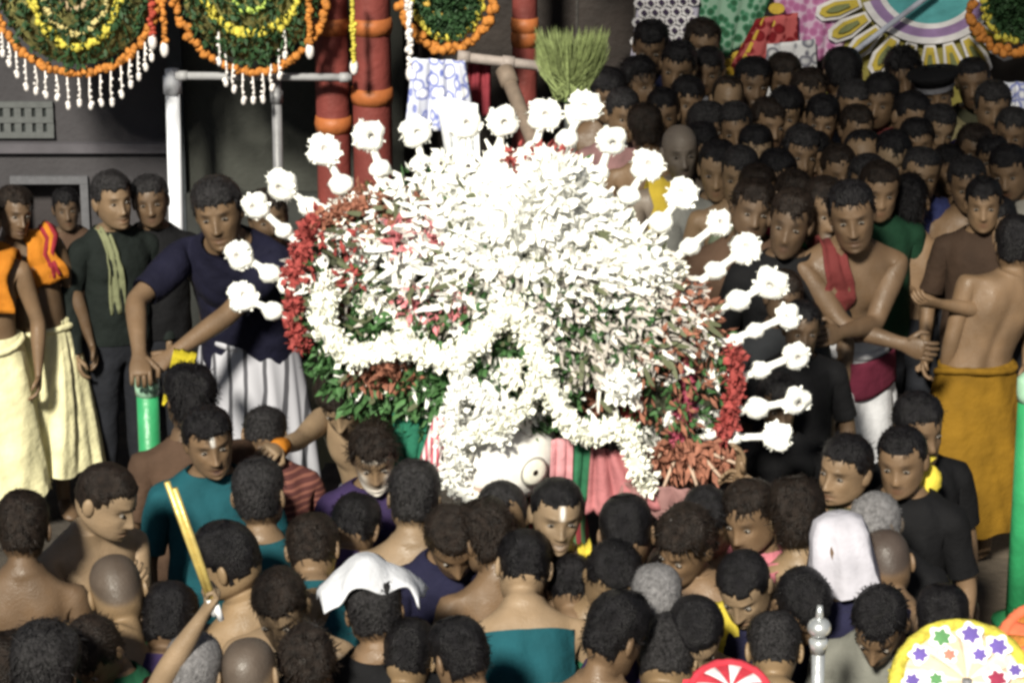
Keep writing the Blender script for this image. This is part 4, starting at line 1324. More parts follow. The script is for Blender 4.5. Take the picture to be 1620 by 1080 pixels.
# drooping leaves and rust tassel with sticks at the lower right
m = MB(); xs, ys = sample(320, 1095, 720, 75, 30)
m.petals(np.array([cp(a, b, .12 + rng.uniform(0, .06)) for a, b in zip(xs, ys)]), np.tile([0, -.5, -.8], (320, 1)), .06, 0, .6, .35); cpart('rust_fringe', m, RUST)
for (a, b) in (((1085, 715), (1108, 785)), ((1110, 720), (1145, 760)), ((1070, 720), (1050, 770)), ((1120, 715), (1170, 735)), ((1050, 712), (1020, 745))):
    m = MB(); m.tube([cp(*a, .16), cp(*b, .22)], [.008, .006], 6); cpart('fringe_stick', m, mat('pale_stick', (.45, .33, .25)))
# grass brush at the top
brush = empty('grass_brush', tuple(cp(903, 205, -.1)), 'bushy pale green grass brush held upright above the crown', 'brush')
BLOC = tuple(-np.array(brush.location))
m = MB(); GR = mat('pale_green_grass', (.17, .21, .08), .6, .4, 60, .2)
for i in range(620):
    a = np.array(cp(903 + rng.normal(0, 10), 150 + rng.normal(0, 4), -.1 + rng.normal(0, .03)))
    b = np.array(cp(905 + rng.uniform(-62, 62), 60 + rng.uniform(-22, 34) + 0, -.1 + rng.normal(0, .07)))
    mid = (a + b) / 2 + np.array([(b[0] - a[0]) * .18, 0, .0]); w = np.array([.0035, .001, 0])
    m.add([a - w, a + w, mid + w * 1.3, mid - w * 1.3, b], [(0, 1, 2, 3), (3, 2, 4)])
tag(link('grass_blades', m.mesh('grass_blades', GR), brush, BLOC), kind='stuff')
m = MB(); m.tube([cp(903, 156, -.1), cp(902, 290, -.1)], .022, 8); link('handle', m.mesh('handle', PITHC), brush, BLOC)
m = MB(); m.tube([cp(903, 160, -.1), cp(903, 146, -.1)], .034, 10, lump=.1); link('binding', m.mesh('binding', mat('binding_green', (.10, .16, .06))), brush, BLOC)
# idol: draped trunk, white face with round eyes
idol = empty('idol', (base[0] - .05, YC + .02, 0), 'white faced carved idol draped in cloth under the flower crown', 'statue')
IL = tuple(-np.array(idol.location))
def ipart(name, m, mt, par=None):
    o = link(name, m.mesh(name, mt), par or idol, IL if par is None else (0, 0, 0)); return o
fc = cp(785, 735, .22)
m = MB()
prof = [(.0, .30), (.35, .31), (.7, .30), (1.0, .28), (1.15, .25)]
n = 28; V = []
for z, r in prof:
    for j in range(n):
        t = 2 * math.pi * j / n; V.append((idol.location[0] + r * math.cos(t) * (1 + .03 * math.sin(9 * t)), idol.location[1] + r * .85 * math.sin(t) * (1 + .03 * math.sin(9 * t)), z))
m.add(V, [(k * n + j, k * n + (j + 1) % n, (k + 1) * n + (j + 1) % n, (k + 1) * n + j) for k in range(len(prof) - 1) for j in range(n)])
ipart('draped_trunk', m, stripe_mat('red_green_drape', (.36, .06, .07), (.10, .22, .10), 9, 0))
m = MB(); m.ball(fc + np.array([0, .14, 0]), (.225, .20, .19), 0, 32, 22, .0); face = ipart('face', m, mat('white_paint_face', (.80, .78, .74), .5, .08, 12, .1, 40))
for px, py in ((728, 716), (845, 746)):
    c = cp(px, py, .245); 
    nrm = (c - (fc + np.array([0, .14, 0]))) / np.array([.225, .20, .19]) ** 2; Rq = npm(Vector(nrm).to_track_quat('Z', 'Y')); nn = Rq[:, 2]
    m = MB(); m.ball(c, (.058, .058, .006), 0, 24, 6, R=Rq); ipart('eye_rim', m, mat('eye_rim_grey', (.28, .27, .25)), face)
    m = MB(); m.ball(c + nn * .003, (.050, .050, .008), 0, 24, 6, R=Rq); ipart('eye', m, mat('eye_cream', (.78, .76, .66), .4), face)
    m = MB(); m.ball(c + nn * .008, (.013, .013, .006), 0, 12, 6, R=Rq); ipart('pupil', m, EYED, face)
m = MB(); c = cp(735, 780, .26); m.tube([c + np.array([-.05, 0, .02]), c, c + np.array([.07, -.01, .0])], [.02, .026, .02], 10); ipart('nose_ornament', m, mat('skin_pink_paint', (.45, .33, .27)), face)
# draped cloth pieces at its sides
def drape(px, label, mt, d=.16, fold=.015, nf=2):
    o = cloth_panel('drape', [cp(a, b, d) for a, b in px], mt, None, 'cloth', fold, nf, 16, 12, idol); o.location = IL; o['label'] = label
drape([(872, 695), (908, 690), (905, 790), (868, 790)], 'pink cloth strip', cloth('pink', (.50, .24, .26)), .20)
drape([(905, 690), (940, 700), (930, 790), (903, 790)], 'dark green cloth strip', cloth('green_strip', (.03, .14, .07)), .20)
drape([(935, 705), (985, 715), (1050, 800), (925, 815)], 'pinkish red cloth fold', cloth('pink_red', (.40, .15, .16)), .21, .03, 3)
drape([(985, 760), (1100, 775), (1150, 820), (960, 820)], 'dusty pink cloth fold', cloth('dusty_pink', (.24, .13, .125)), .22, .03, 4)
drape([(690, 655), (712, 660), (690, 765), (655, 760)], 'pink and white cloth strip', stripe_mat('pink_white', (.70, .62, .62), (.52, .10, .14), 16, 0), .22)
drape([(620, 640), (690, 650), (660, 790), (625, 770)], 'deep green cloth behind the pink strip', cloth('deep_green', (.02, .13, .08)), .14)
thick_garland('white_garland', [(705, 745), (725, 775), (760, 795), (810, 790)], .034, PITH, .27)
thick_garland('white_garland', [(700, 690), (735, 690), (770, 680), (800, 690)], .030, PITH, .25)
petal_part('white_petals', 300, 765, 650, 60, 45, .045, PITH, .8, .5, .02)

# ================================================================== PROPS
GREEN = mat('green_paint', (.03, .26, .10), .4, .2, 8, .15, 40, spec=.5)
def green_post(px, pyt, Y, gz, r, label):
    t = atY(px, pyt, Y); e = empty('barrier_post', (t[0], Y, gz), label, 'post')
    h = t[2] - gz
    m = MB(); m.tube([(0, 0, 0), (0, 0, h * .5), (0, 0, h)], r, 18); link('shaft', m.mesh('shaft', GREEN), e)
    m = MB(); m.tube([(0, 0, h - .09), (0, 0, h - .06), (0, 0, h + .004), (0, 0, h + .03)], [r * 1.05, r * 1.12, r * 1.12, r * .6], 18); link('cap', m.mesh('cap', mat('pale_green_cap', (.30, .50, .36), .4)), e)
    m = MB(); m.tube([(0, 0, 0), (0, 0, .02), (0, 0, .03)], [r * 2.0, r * 2.0, r * 1.2], 18); link('base', m.mesh('base', GREEN), e)
    return e
GP = green_post(232, 592, 1.75, 0, .046, 'bright green post the man in navy leans on')
green_post(1634, 600, 1.20, .30, .055, 'green post beside the man in the orange dhoti')
# yellow cloth tied by the green post
c = atY(285, 590, 1.05); m = MB()
V = []; nx, ny = 14, 16
quad = [atY(275, 552, 1.65), atY(312, 560, 1.65), atY(300, 605, 1.0), atY(258, 640, 1.0)]
yb = cloth_panel('yellow_cloth', quad, cloth('yellow', (.62, .50, .03)), 'crumpled yellow cloth hanging beside the green post', 'cloth', .02, 2)
# gold sticks held up
HANDP = atZ(322, 945, 1.72)
e = empty('stick', tuple(HANDP), 'pair of thin golden sticks held up in a raised fist', 'stick')
for (t, b) in (((264, 762), (340, 972)), ((276, 772), (350, 980))):
    Yh = HANDP[1] - .01
    m = MB(); A, B = atY(*t, Yh - .03), atY(*b, Yh); m.tube([A, A * .4 + B * .6, A * .12 + B * .88], .009, 8); link('shaft', m.mesh('shaft', mat('brass', (.55, .42, .13), .35, .2, 20, .1, spec=.6, metal=.35)), e, tuple(-HANDP))
    m = MB(); m.tube([A * .12 + B * .88, B], .010, 8); link('tip', m.mesh('tip', mat('silver_tip', (.7, .7, .72), .3)), e, tuple(-HANDP))
# metal standard with a knob
c = atZ(1296, 992, 1.62); e = empty('metal_standard', (c[0], c[1], 0), 'silver pole with a round knob rising from the crowd', 'pole')
SIL = mat('silver', (.55, .57, .58), .28, .15, 20, .1, spec=.6, metal=.6)
m = MB(); m.tube([(.02, 0, 0), (0, 0, 1.58)], .019, 12); link('shaft', m.mesh('shaft', SIL), e)
m = MB(); m.ball((0, 0, 1.62), (.036, .036, .030), 0, 14, 10); link('knob', m.mesh('knob', SIL), e)
m = MB(); m.tube([(0, 0, 1.54), (0, 0, 1.58), (0, 0, 1.585)], [.022, .030, .022], 12); link('collar', m.mesh('collar', SIL), e)
m = MB(); m.tube([(0, 0, 1.64), (0, 0, 1.69)], [.014, .008], 10); link('spike', m.mesh('spike', SIL), e)
# ceremonial parasols at the bottom
def parasol(px, py, Z, R, label, mats, rim, flowers=True, tilt=-.25):
    c = atZ(px, py, Z); e = empty('parasol', (c[0], c[1], 0), label, 'parasol')
    Rm = np.array(Matrix.Rotation(tilt, 3, 'X')); n = 16; o0 = np.array([0, 0, Z])
    def P(r, t): return o0 + Rm @ np.array([R * r * math.cos(t), R * r * math.sin(t), .30 * R * (1 - r * r)])
    for i in range(n):
        m = MB(); V = []; ts = np.linspace(2 * math.pi * i / n, 2 * math.pi * (i + 1) / n, 5); rs = np.linspace(.04, 1, 9)
        for r in rs:
            for t in ts: V.append(P(r, t))
        m.add(V, [(a * 5 + b, (a + 1) * 5 + b, (a + 1) * 5 + b + 1, a * 5 + b + 1) for a in range(8) for b in range(4)])
        o = link('panel', m.mesh('panel', mats[i % len(mats)]), e); md = o.modifiers.new('t', 'SOLIDIFY'); md.thickness = .008
    m = MB(); m.tube([P(1.0, t) for t in np.linspace(0, 6.283, 60)], .030 * R / .25, 8, 0, False, .25); link('rim', m.mesh('rim', rim), e)
    m = MB(); m.tube([(0, 0, 0), o0 + Rm @ np.array([0, 0, .34 * R])], .015, 8); link('pole', m.mesh('pole', metal), e)
    for i in range(48):
        t = 2 * math.pi * i / 48; p = P(1.02, t); m = MB(); m.petals([p] * 3, [[.3 * math.cos(t), .3 * math.sin(t), -1]] * 3, .05, 0, .3, .8); link('fringe_tuft', m.mesh('fringe_tuft', rim), e)
    if flowers:
        for i, (r, t) in enumerate([(.45, a) for a in np.linspace(0, 6.283, 6, endpoint=False)] + [(.78, a) for a in np.linspace(.25, 6.53, 11, endpoint=False)]):
            c0 = P(r, t) + np.array([0, 0, .008]); 
            q = Rm
            r_ = random.uniform(.026, .042); q_ = q @ npm(Quaternion((0, 0, 1), random.uniform(0, 6))); m = MB(); V = [c0]
            for j in range(30):
                a_ = 2 * math.pi * j / 30; V.append(c0 + q_ @ np.array([r_ * (1 + .16 * math.cos(5 * a_)) * math.cos(a_), r_ * (1 + .16 * math.cos(5 * a_)) * math.sin(a_), .002]))
            V[0] = c0 + q_ @ np.array([0, 0, .007]); m.add(V, [(0, j + 1, (j + 1) % 30 + 1) for j in range(30)]); f = link('applique_flower', m.mesh('applique_flower', WHT), e)
            V = [c0 + q_ @ np.array([0, 0, .012])]
            for j in range(24):
                a_ = 2 * math.pi * j / 24; rr = r_ * .62 * (1 + .22 * math.cos(6 * a_ + 1)); V.append(c0 + q_ @ np.array([rr * math.cos(a_), rr * math.sin(a_), .005]))
            ci = random.choice([0, 0, 1, 2, 3]); m = MB(); m.add(V, [(0, j + 1, (j + 1) % 24 + 1) for j in range(24)])
            link('flower_heart', m.mesh('flower_heart', cloth(('violet', 'coral', 'leaf_green', 'wine_red')[ci], ((.13, .09, .32), (.50, .20, .15), (.10, .24, .10), (.30, .04, .08))[ci])), f)
    return e
parasol(1525, 1088, 1.40, .20, 'yellow rimmed parasol with violet applique flowers below the black shirted man', [cloth('peach', (.66, .50, .36)), cloth('cream_white', (.70, .64, .52))], MG_Y, tilt=.75)
parasol(1155, 1098, 1.42, .115, 'small red and white parasol top amid the crowd', [cloth('parasol_red', (.48, .04, .06)), WHT], cloth('parasol_red', (.48, .04, .06)), False, tilt=.5)
parasol(1668, 1030, 1.45, .16, 'orange red parasol edge beside the yellow rimmed parasol', [cloth('coral_red', (.60, .14, .07)), MG_O], cloth('coral_red', (.60, .14, .07)), False, tilt=.6)

# ================================================================== PEOPLE OF THE SCENE
C_ = cloth
TEAL = C_('teal', (.009, .062, .078)); NAVY = C_('navy', (.013, .013, .034)); PURPLE = C_('purple', (.030, .019, .060)); BLACK = C_('black', (.006, .006, .007)); MAROON = C_('maroon', (.10, .02, .02))
CREAM = C_('cream', (.66, .62, .38)); WHITE = C_('white_cotton', (.55, .55, .60)); GREY = C_('grey', (.18, .18, .20)); OLIVE_C = C_('olive', (.075, .075, .035)); GREEND = C_('dark_green', (.012, .07, .035))
ORANGE = C_('orange', (.42, .15, .015)); YELLOW = C_('yellow_sash', (.60, .48, .06)); KHAKI = C_('khaki', (.22, .19, .10)); BROWN = C_('brown', (.07, .042, .028)); PINK = C_('pink_shirt', (.40, .13, .16)); MUST = C_('mustard_dhoti', (.17, .090, .008))
GSTRIPE = stripe_mat('grey_dark_stripe', (.40, .40, .44), (.07, .07, .08), 4.2, 0, width=.86); OLIVEP = C_('olive_cream', (.34, .34, .22)); DKGREY = C_('dark_grey', (.03, .032, .036)); BEIGE = C_('beige', (.33, .27, .18))
MSTRIPE = stripe_mat('maroon_stripe', (.085, .03, .028), (.20, .08, .06), 14, 2, width=.7)

# ---- men on the left
person(-32, 355, 5, gz=0, H=1.66, bottom='dhoti', bmat=CREAM, tone='b', scarf=dict(side=1, mt=ORANGE, width=.16, f_end=1.18), build=1.02, dlen=.22, label='bare chested man in cream dhoti half hidden past the orange scarfed man')
person(22, 335, 22, hyaw=8, hp=4, hr=6, H=1.68, side=-15, twist=0, bottom='dhoti', bmat=CREAM, tone='c', belly=.03, build=1.0, lod=1, hair='short', must=.2,
       scarf=[dict(side=1, mt=ORANGE, width=.17, f_end=1.22, x=.11), dict(side=-1, mt=ORANGE, width=.14, f_end=1.20, x=.10), dict(side=1, mt=C_('wine', (.22, .02, .03)), width=.06, f_end=1.24, x=.165, name='wine_cloth')],
       hands=(('L', (.27, -.08, .80)), ('L', (-.26, -.10, .82))), dlen=.25, dflare=.29, label='pot bellied man in cream dhoti with orange scarf on both shoulders')
person(178, 318, 28, hyaw=6, hp=-4, H=1.66, top=C_('dark_slate', (.008, .011, .010)), sleeve='long', tone='a', lod=1, beard=.2, scarf=dict(side=-1, mt=C_('pale_olive', (.17, .18, .10)), width=.07, x=.06, f_end=1.05), label='smiling man in slate shirt with a pale strap near the white pipe')
person(238, 318, 10, H=1.62, top=BLACK, tone='c', hair='short', label='dark clad man half behind the white pipe')
gpt = np.array(GP.location) + np.array([0, 0, float(atY(232, 592, 1.75)[2])])
person(346, 335, -12, hyaw=16, hp=6, Y=2.02, gz=0, top=C_('ink_navy', (.007, .007, .018)), bottom='dhoti', bmat=GSTRIPE, tone='b', lod=1, bend=36, must=.6, hands=(gpt + np.array([.06, -.02, .05]), gpt + np.array([-.02, -.05, .10])),
       poles=(np.array([.6, .2, -.5]), np.array([-1, .1, .3])), grip=(.6, .6), dlen=.42, dflare=.24, label='man in navy shirt and grey striped lungi leaning on the green post')
person(425, 345, 5, Y=2.75, gz=0, top=BLACK, bottom='dhoti', bmat=OLIVEP, tone='c', dlen=.40, dflare=.24, label='man in olive cream lungi half hidden by the flower sticks')
# extra onlookers far left in the back
person(105, 330, 10, H=1.6, Y=4.1, gz=0, top=BROWN, tone='e', label='man in brown shirt standing in the dark doorway')
# ---- left of the crown, ground crowd
person(330, 697, 8, hyaw=4, hp=8, H=1.66, top=TEAL, tone='b', lod=1, mark='white', must=.9, beard=.2, build=1.08, hscale=1.10, label='man in teal shirt with white forehead mark facing the camera')
person(300, 632, 200, hp=5, H=1.66, top=BROWN, tone='c', hair='long', label='long haired man seen from behind beyond the teal shirted man')
person(418, 690, 190, hp=45, H=1.60, bend=48, topmat=MSTRIPE, tone='b', label='man in maroon striped shirt bending away from view')
h4 = atZ(388, 742, 1.36)
person(540, 628, -35, hyaw=30, hp=38, H=1.66, bend=30, tone='d', hair='short', lod=1, hands=(None, h4), poles=(None, np.array([0, -.3, -1])), bottom='dhoti', bmat=GREY, grip=(.4, .8), label='bare shouldered man bending with one arm stretched over the crowd')
_o, _s, _l, _I, _R = PEOPLE[-1]; Wr, d2_, u_, v_, E_, S_ = _I['hand'][1]
m = MB(); m.tube([Wr - d2_ * .07, Wr - d2_ * .04, Wr - d2_ * .01, Wr + d2_ * .015], [.034, .040, .038, .034], 12, lump=.15); link('wrist_cloth', mesh('wrist_cloth', np.array(m.v) * _s, m.f, ORANGE), _o)
person(592, 722, 4, hp=20, H=1.62, top=PURPLE, tone='a', lod=1, hair='long', mark='paint', label='long haired man with white painted face in dark purple')
person(655, 788, 178, hp=10, H=1.66, tone='d', hair='short', build=1.03, label='bare backed man seen from behind left of the idol face')
person(410, 785, 176, hp=6, H=1.66, top=TEAL, tone='a', build=1.05, label='teal shirted man with his back turned')
person(166, 790, 40, hyaw=25, hp=22, H=1.66, tone='d', lod=1, hair='fade', must=.3, bend=10, hands=(('L', (.02, -.22, 1.28)), ('L', (-.02, -.24, 1.26))), bottom='dhoti', bmat=GREY, label='bare chested man looking down with hands folded at his chest')
person(36, 838, 185, hp=15, H=1.66, tone='c', label='dark haired man behind the broad bare back')
person(186, 938, 196, hyaw=0, hp=30, hr=8, H=1.70, bend=30, side=-34, tone='f', hair='cropped', build=1.25, lod=1, bottom='dhoti', bmat=GREEND, label='broad bare backed man with cropped head leaning forward')
person(362, 888, 205, hyaw=40, hp=14, H=1.66, side=14, bend=14, tone='f', lod=0, hair='fade', build=1.18, label='bare shouldered man turning his head beside the golden sticks')
person(268, 985, 172, hp=35, bend=40, H=1.58, top=PURPLE, tone='c', hair='short', label='stooping man in purple shirt below the golden sticks')
person(305, 1066, 175, hp=10, H=1.60, tone='d', top=MAROON, hair='grey', hands=(HANDP - np.array([0, 0, .05]), None), poles=(np.array([.6, .3, -.7]), None), grip=(.95, .3), lod=1, label='grey haired man raising a fist with golden sticks')
person(150, 1030, -20, hp=46, H=1.60, top=GREEND, tone='b', hair='short', label='man in dark green bowing near the cropped headed man')
person(72, 1062, 182, hp=8, H=1.64, top=BLACK, tone='c', hair='long', label='long haired man in black shirt at the crowd corner')
person(12, 1066, 170, hp=8, H=1.60, top=TEAL, tone='b', label='dark haired man in teal at the crowd edge')
person(445, 958, -5, hyaw=-10, hp=30, H=1.62, tone='d', lod=1, hair='short', bend=10, must=.2, bottom='dhoti', bmat=CREAM, label='bare shouldered man facing the camera with lowered eyes')
person(486, 1050, 10, hp=45, H=1.60, top=BLACK, tone='c', hair='long', label='man with bushy black hair in black below the white towel')
person(592, 966, 183, hp=8, H=1.66, top=BLACK, tone='b', hair='short', build=1.08, label='man in black shirt standing under the white towel')
person(560, 838, 172, hp=50, bend=52, H=1.66, top=PURPLE, tone='b', hair='short', scarf=dict(side=-1, mt=YELLOW, width=.09, x=.13, f_end=1.0, b_end=.98), label='stooping man in purple shirt with a yellow sash')
person(716, 852, 12, hp=42, bend=12, H=1.64, top=NAVY, tone='b', hair='short', label='dark haired man in navy left of the bushy haired man')
person(772, 850, 194, hyaw=20, hp=26, H=1.64, tone='b', hair='long', label='bushy haired bare backed man before the idol')
person(828, 898, 186, hp=38, hr=-10, bend=30, H=1.64, top=TEAL, trow=7, sleeve='none', tone='d', hair='short', hd=1.2, build=1.10, label='bare shouldered man with teal cloth round his back bending forward')
person(796, 818, -6, hp=24, H=1.60, tone='a', top=GREY, mark='paste', hair='receding', label='man with pasted forehead peeping before the idol')
person(880, 812, 2, hp=6, H=1.70, tone='d', lod=1, hair='fade', must=.15, mark='white', hscale=1.10, build=.98, bottom='dhoti', bmat=GREEND, scarf=dict(side=1, mt=YELLOW, width=.05, x=.11, f_end=1.15), label='clean shaven man facing the camera bare chested below the pink cloth')
person(992, 845, 176, hp=14, H=1.66, tone='b', hair='fade', hd=1.1, label='bare backed man with a neat dark crop right of the pink cloth')
person(968, 912, 6, hp=32, H=1.58, tone='f', lod=1, hair='short', must=.2, label='bare shouldered man with golden lit face looking down')
person(1086, 862, -28, hyaw=-10, hp=24, H=1.66, tone='b', lod=1, hair='long', label='bare man with thick hair glancing down left')
person(1038, 952, 185, hp=20, H=1.62, tone='g', hair='grey', top=PURPLE, hd=.8, label='grey headed man in purple seen from behind')
person(972, 1005, 158, hyaw=-30, hp=24, H=1.64, tone='b', hair='short', hd=1.3, label='bare shouldered man turning his head below the grey headed man')
person(1188, 815, -30, hp=16, H=1.62, top=PINK, tone='b', hair='short', label='man in pink shirt looking down left')
person(1178, 925, -14, hp=34, H=1.62, tone='d', lod=1, hair='fade', scarf=dict(side=-1, mt=YELLOW, width=.12, x=.08, f_end=1.02), label='man with yellow cloth on his shoulder looking down')
person(1262, 822, 170, hp=12, hr=6, H=1.66, tone='f', hair='long', hd=1.1, top=None, scarf=dict(kind='wrap', mt=PINK, width=.08), label='thick haired man with a pink cloth at his neck')
# head cloth
o, s_, l_, I_, R0_ = person(1330, 872, 182, hp=10, H=1.66, top=NAVY, tone='b', hair='bald', label='man with a white cloth draped over his head')
m = MB(); n = 26; V = []
for k, (z, r) in enumerate(((.126, .004), (.124, .055), (.108, .092), (.065, .112), (.02, .117), (-.03, .126), (-.085, .142), (-.12, .150))):
    for j in range(n):
        t = 2 * math.pi * j / n; rr = r * (1 + (.03 + .014 * k) * math.sin(3 * t + k * .25) + (.012 + .022 * k) * (.9 - 2.2 * abs(math.sin(3.5 * t + 1 + .12 * k))))
        V.append(I_['HC'] + I_['Rh'] @ np.array([rr * math.cos(t) * .92, rr * math.sin(t) * 1.05 + .01, z * 1.1]))
m.add(V, [(k * n + j, k * n + (j + 1) % n, (k + 1) * n + (j + 1) % n, (k + 1) * n + j) for k in range(7) for j in range(n)])
ob = link('head_cloth', mesh('head_cloth', np.array(m.v) * s_, m.f, C_('kerchief', (.40, .39, .44))), o)
ha = atZ(1170, 752, 1.42)
person(1338, 742, -32, hyaw=-6, hp=2, H=1.62, tone='a', lod=1, must=.6, hair='short', top=OLIVE_C, hands=(ha + np.array([.04, 0, -.03]), ha), poles=(np.array([0, 0, -1]), np.array([0, 0, -1])), label='smiling man reaching both arms towards the rust fringe')
person(1428, 728, -18, hp=8, H=1.64, tone='b', top=BLACK, hair='short', label='man in black beside the yellow pouch')
c = atZ(1466, 760, 1.38); m = MB(); m.ball((0, 0, 0), (.055, .04, .060), 0, 16, 12, .10); pe = empty('pouch', tuple(c), 'bright yellow cloth pouch on the shoulder of the man in black', 'pouch'); link('bag', m.mesh('bag', YELLOW), pe)
m = MB(); m.tube([(0, 0, .05), (0, 0, .07), (0, 0, .09)], [.018, .012, .03], 10, lump=.2); link('knot', m.mesh('knot', YELLOW), pe)
person(1452, 676, 20, hyaw=10, hp=10, H=1.66, tone='b', top=BLACK, bottom='dhoti', bmat=KHAKI, hair='short', dlen=.45, dflare=.22, label='dark capped man in black shirt and khaki lungi')
person(1388, 832, -20, hp=30, H=1.62, tone='g', hair='grey', top=BLACK, label='grey haired man bowing beside the white head cloth')
person(1402, 892, 186, hp=30, bend=15, H=1.60, tone='b', hair='cropped', build=1.1, label='crop haired bare backed man beside the white head cloth')
person(1268, 955, 14, hp=45, bend=20, H=1.62, top=NAVY, tone='b', hair='short', label='man in navy with bowed head behind the silver pole')
person(1225, 1030, 176, hp=40, bend=42, H=1.62, build=1.1, tone='f', hair='short', top=None, label='bare shouldered man left of the silver pole')
person(1392, 985, -14, hp=40, bend=15, H=1.62, top=C_('ash', (.16, .16, .14)), tone='b', hair='short', label='man in ash grey shirt right of the silver pole')
person(1100, 1000, 8, hp=40, H=1.60, tone='d', hair='fade', label='bare chested man with bowed head behind the red and white parasol')
person(1058, 1040, 170, hp=40, bend=42, H=1.62, top=None, tone='f', hair='short', label='bare shouldered man next to the red and white parasol')
person(728, 1036, 192, hyaw=25, hp=22, H=1.64, top=NAVY, tone='b', hair='short', label='man in navy below the teal draped man')
person(645, 1040, 176, hp=35, bend=40, H=1.62, top=None, tone='f', hair='short', label='bare shouldered man between navy and black shirts')
person(395, 1068, 172, hp=16, H=1.60, top=None, tone='d', hair='cropped', label='crop headed bare shouldered man next to the grey haired man')
person(1120, 822, -10, hp=44, H=1.62, tone='d', hair='short', label='bare chested man bowing his head below the rust fringe')
person(905, 930, 180, hp=40, bend=30, H=1.52, top=GREEND, tone='b', hair='short', label='short man in dark green in front of the clean shaven man')
person(495, 870, 178, hp=40, bend=35, H=1.64, top=TEAL, tone='a', hair='short', label='stooping teal shirted man left of the yellow sash')
person(1490, 985, 175, hp=15, H=1.54, top=BLACK, tone='e', hair='short', label='short man in black behind the yellow rimmed parasol')

# white towel tented over a head
for (o, s_, l_, I_, _) in PEOPLE:
    if o['label'] == 'man in black shirt standing under the white towel':
        V = []; nu, nv = 26, 10
        for j in range(nv + 1):
            for i in range(nu + 1):
                u = -1.42 + 2.84 * i / nu; v = j / nv
                r = .132 + .012 * math.sin(5 * u + 2 * v) + .05 * max(0, abs(u) - 1.1)
                p = np.array([r * math.sin(u) * (1.02 + .15 * v), .062 - .20 * v + .02 * math.sin(2.3 * u + 1), .022 + r * math.cos(u) * (1.02 + .10 * math.sin(3.1 * v)) - .03 * v * v + .012 * math.sin(8 * v + 4 * u) + .02 * math.sin(1.3 * u + .5)])
                p[2] -= .075 * max(0, (p[1] + .01) / .09) ** 2; p[1] += .03 * max(0, (p[1]) / .09)
                V.append(I_['HC'] + I_['Rh'] @ p)
        ob = link('towel', mesh('towel', np.array(V) * s_, [(j * (nu + 1) + i, j * (nu + 1) + i + 1, (j + 1) * (nu + 1) + i + 1, (j + 1) * (nu + 1) + i) for j in range(nv) for i in range(nu)], C_('towel_white', (.55, .56, .60))), o)
        md = ob.modifiers.new('t', 'SOLIDIFY'); md.thickness = .006
# ---- right: two bare torsos in front of the steps
person(1348, 340, 10, hyaw=-10, hp=8, Y=1.50, gz=.30, bend=22, tone='c', lod=1, bottom='dhoti', bmat=C_('dull_white', (.40, .40, .42)), scarf=dict(side=-1, mt=MAROON, width=.10, f_end=1.2), hands=(('L', (-.12, -.40, 1.17)), ('L', (.14, -.37, 1.10))),
       build=1.06, dlen=.32, dflare=.27, label='bare chested man with folded arms in white dhoti and maroon sash')
oo, ss, ll, II, RR = PEOPLE[-1]
m = MB(); V = []; nx, ny = 20, 8
for j in range(ny + 1):
    for i in range(nx + 1):
        u, v = i / nx, j / ny; t = -1.15 + 2.3 * u; r = 1.22 + .02 * math.sin(14 * u) + .03 * v
        V.append((.182 * r * math.sin(t), -.132 * r * math.cos(t), 1.01 - .13 * v * (1 + .2 * math.sin(3 * u)) - .05 * math.cos(t)))
m.add(V, [(j * (nx + 1) + i, j * (nx + 1) + i + 1, (j + 1) * (nx + 1) + i + 1, (j + 1) * (nx + 1) + i) for j in range(ny) for i in range(nx)])
ob = link('sash', mesh('sash', np.array(m.v) * ss, m.f, C_('maroon_sash', (.075, .010, .022))), oo); md = ob.modifiers.new('t', 'SOLIDIFY'); md.thickness = .008
hb = atY(1400, 478, 1.55)
person(1606, 388, 198, hyaw=-20, hp=8, Y=1.85, gz=.30, tone='b', lod=1, bottom='dhoti', bmat=MUST, hands=(None, hb), side=-24, belly=.02, build=1.12, dlen=.25, dflare=.27, hair='short', poles=(None, np.array([0, .2, -1])), label='bare backed man in mustard orange dhoti reaching an arm out')
# dark figures behind the crown
k = 0
for px, py, Y, tp, nm in ((1250, 352, 1.55, BLACK, 'black haired man in black next to the upper right flower sticks'), (1268, 520, 1.0, BLACK, 'man in black behind the right hand flower sticks'),
                          (1240, 470, 1.30, DKGREY, 'man in charcoal behind the flower sticks'), 
                          (1190, 330, 1.75, BROWN, 'man in brown just above the flower stick tips'), (1230, 640, .70, BLACK, 'man in black below the last flower sticks')):
    person(px, py, -6 + 10 * k % 25, hp=4, Y=Y, gz=stepz(Y), top=tp, tone='e', label=nm); k += 1
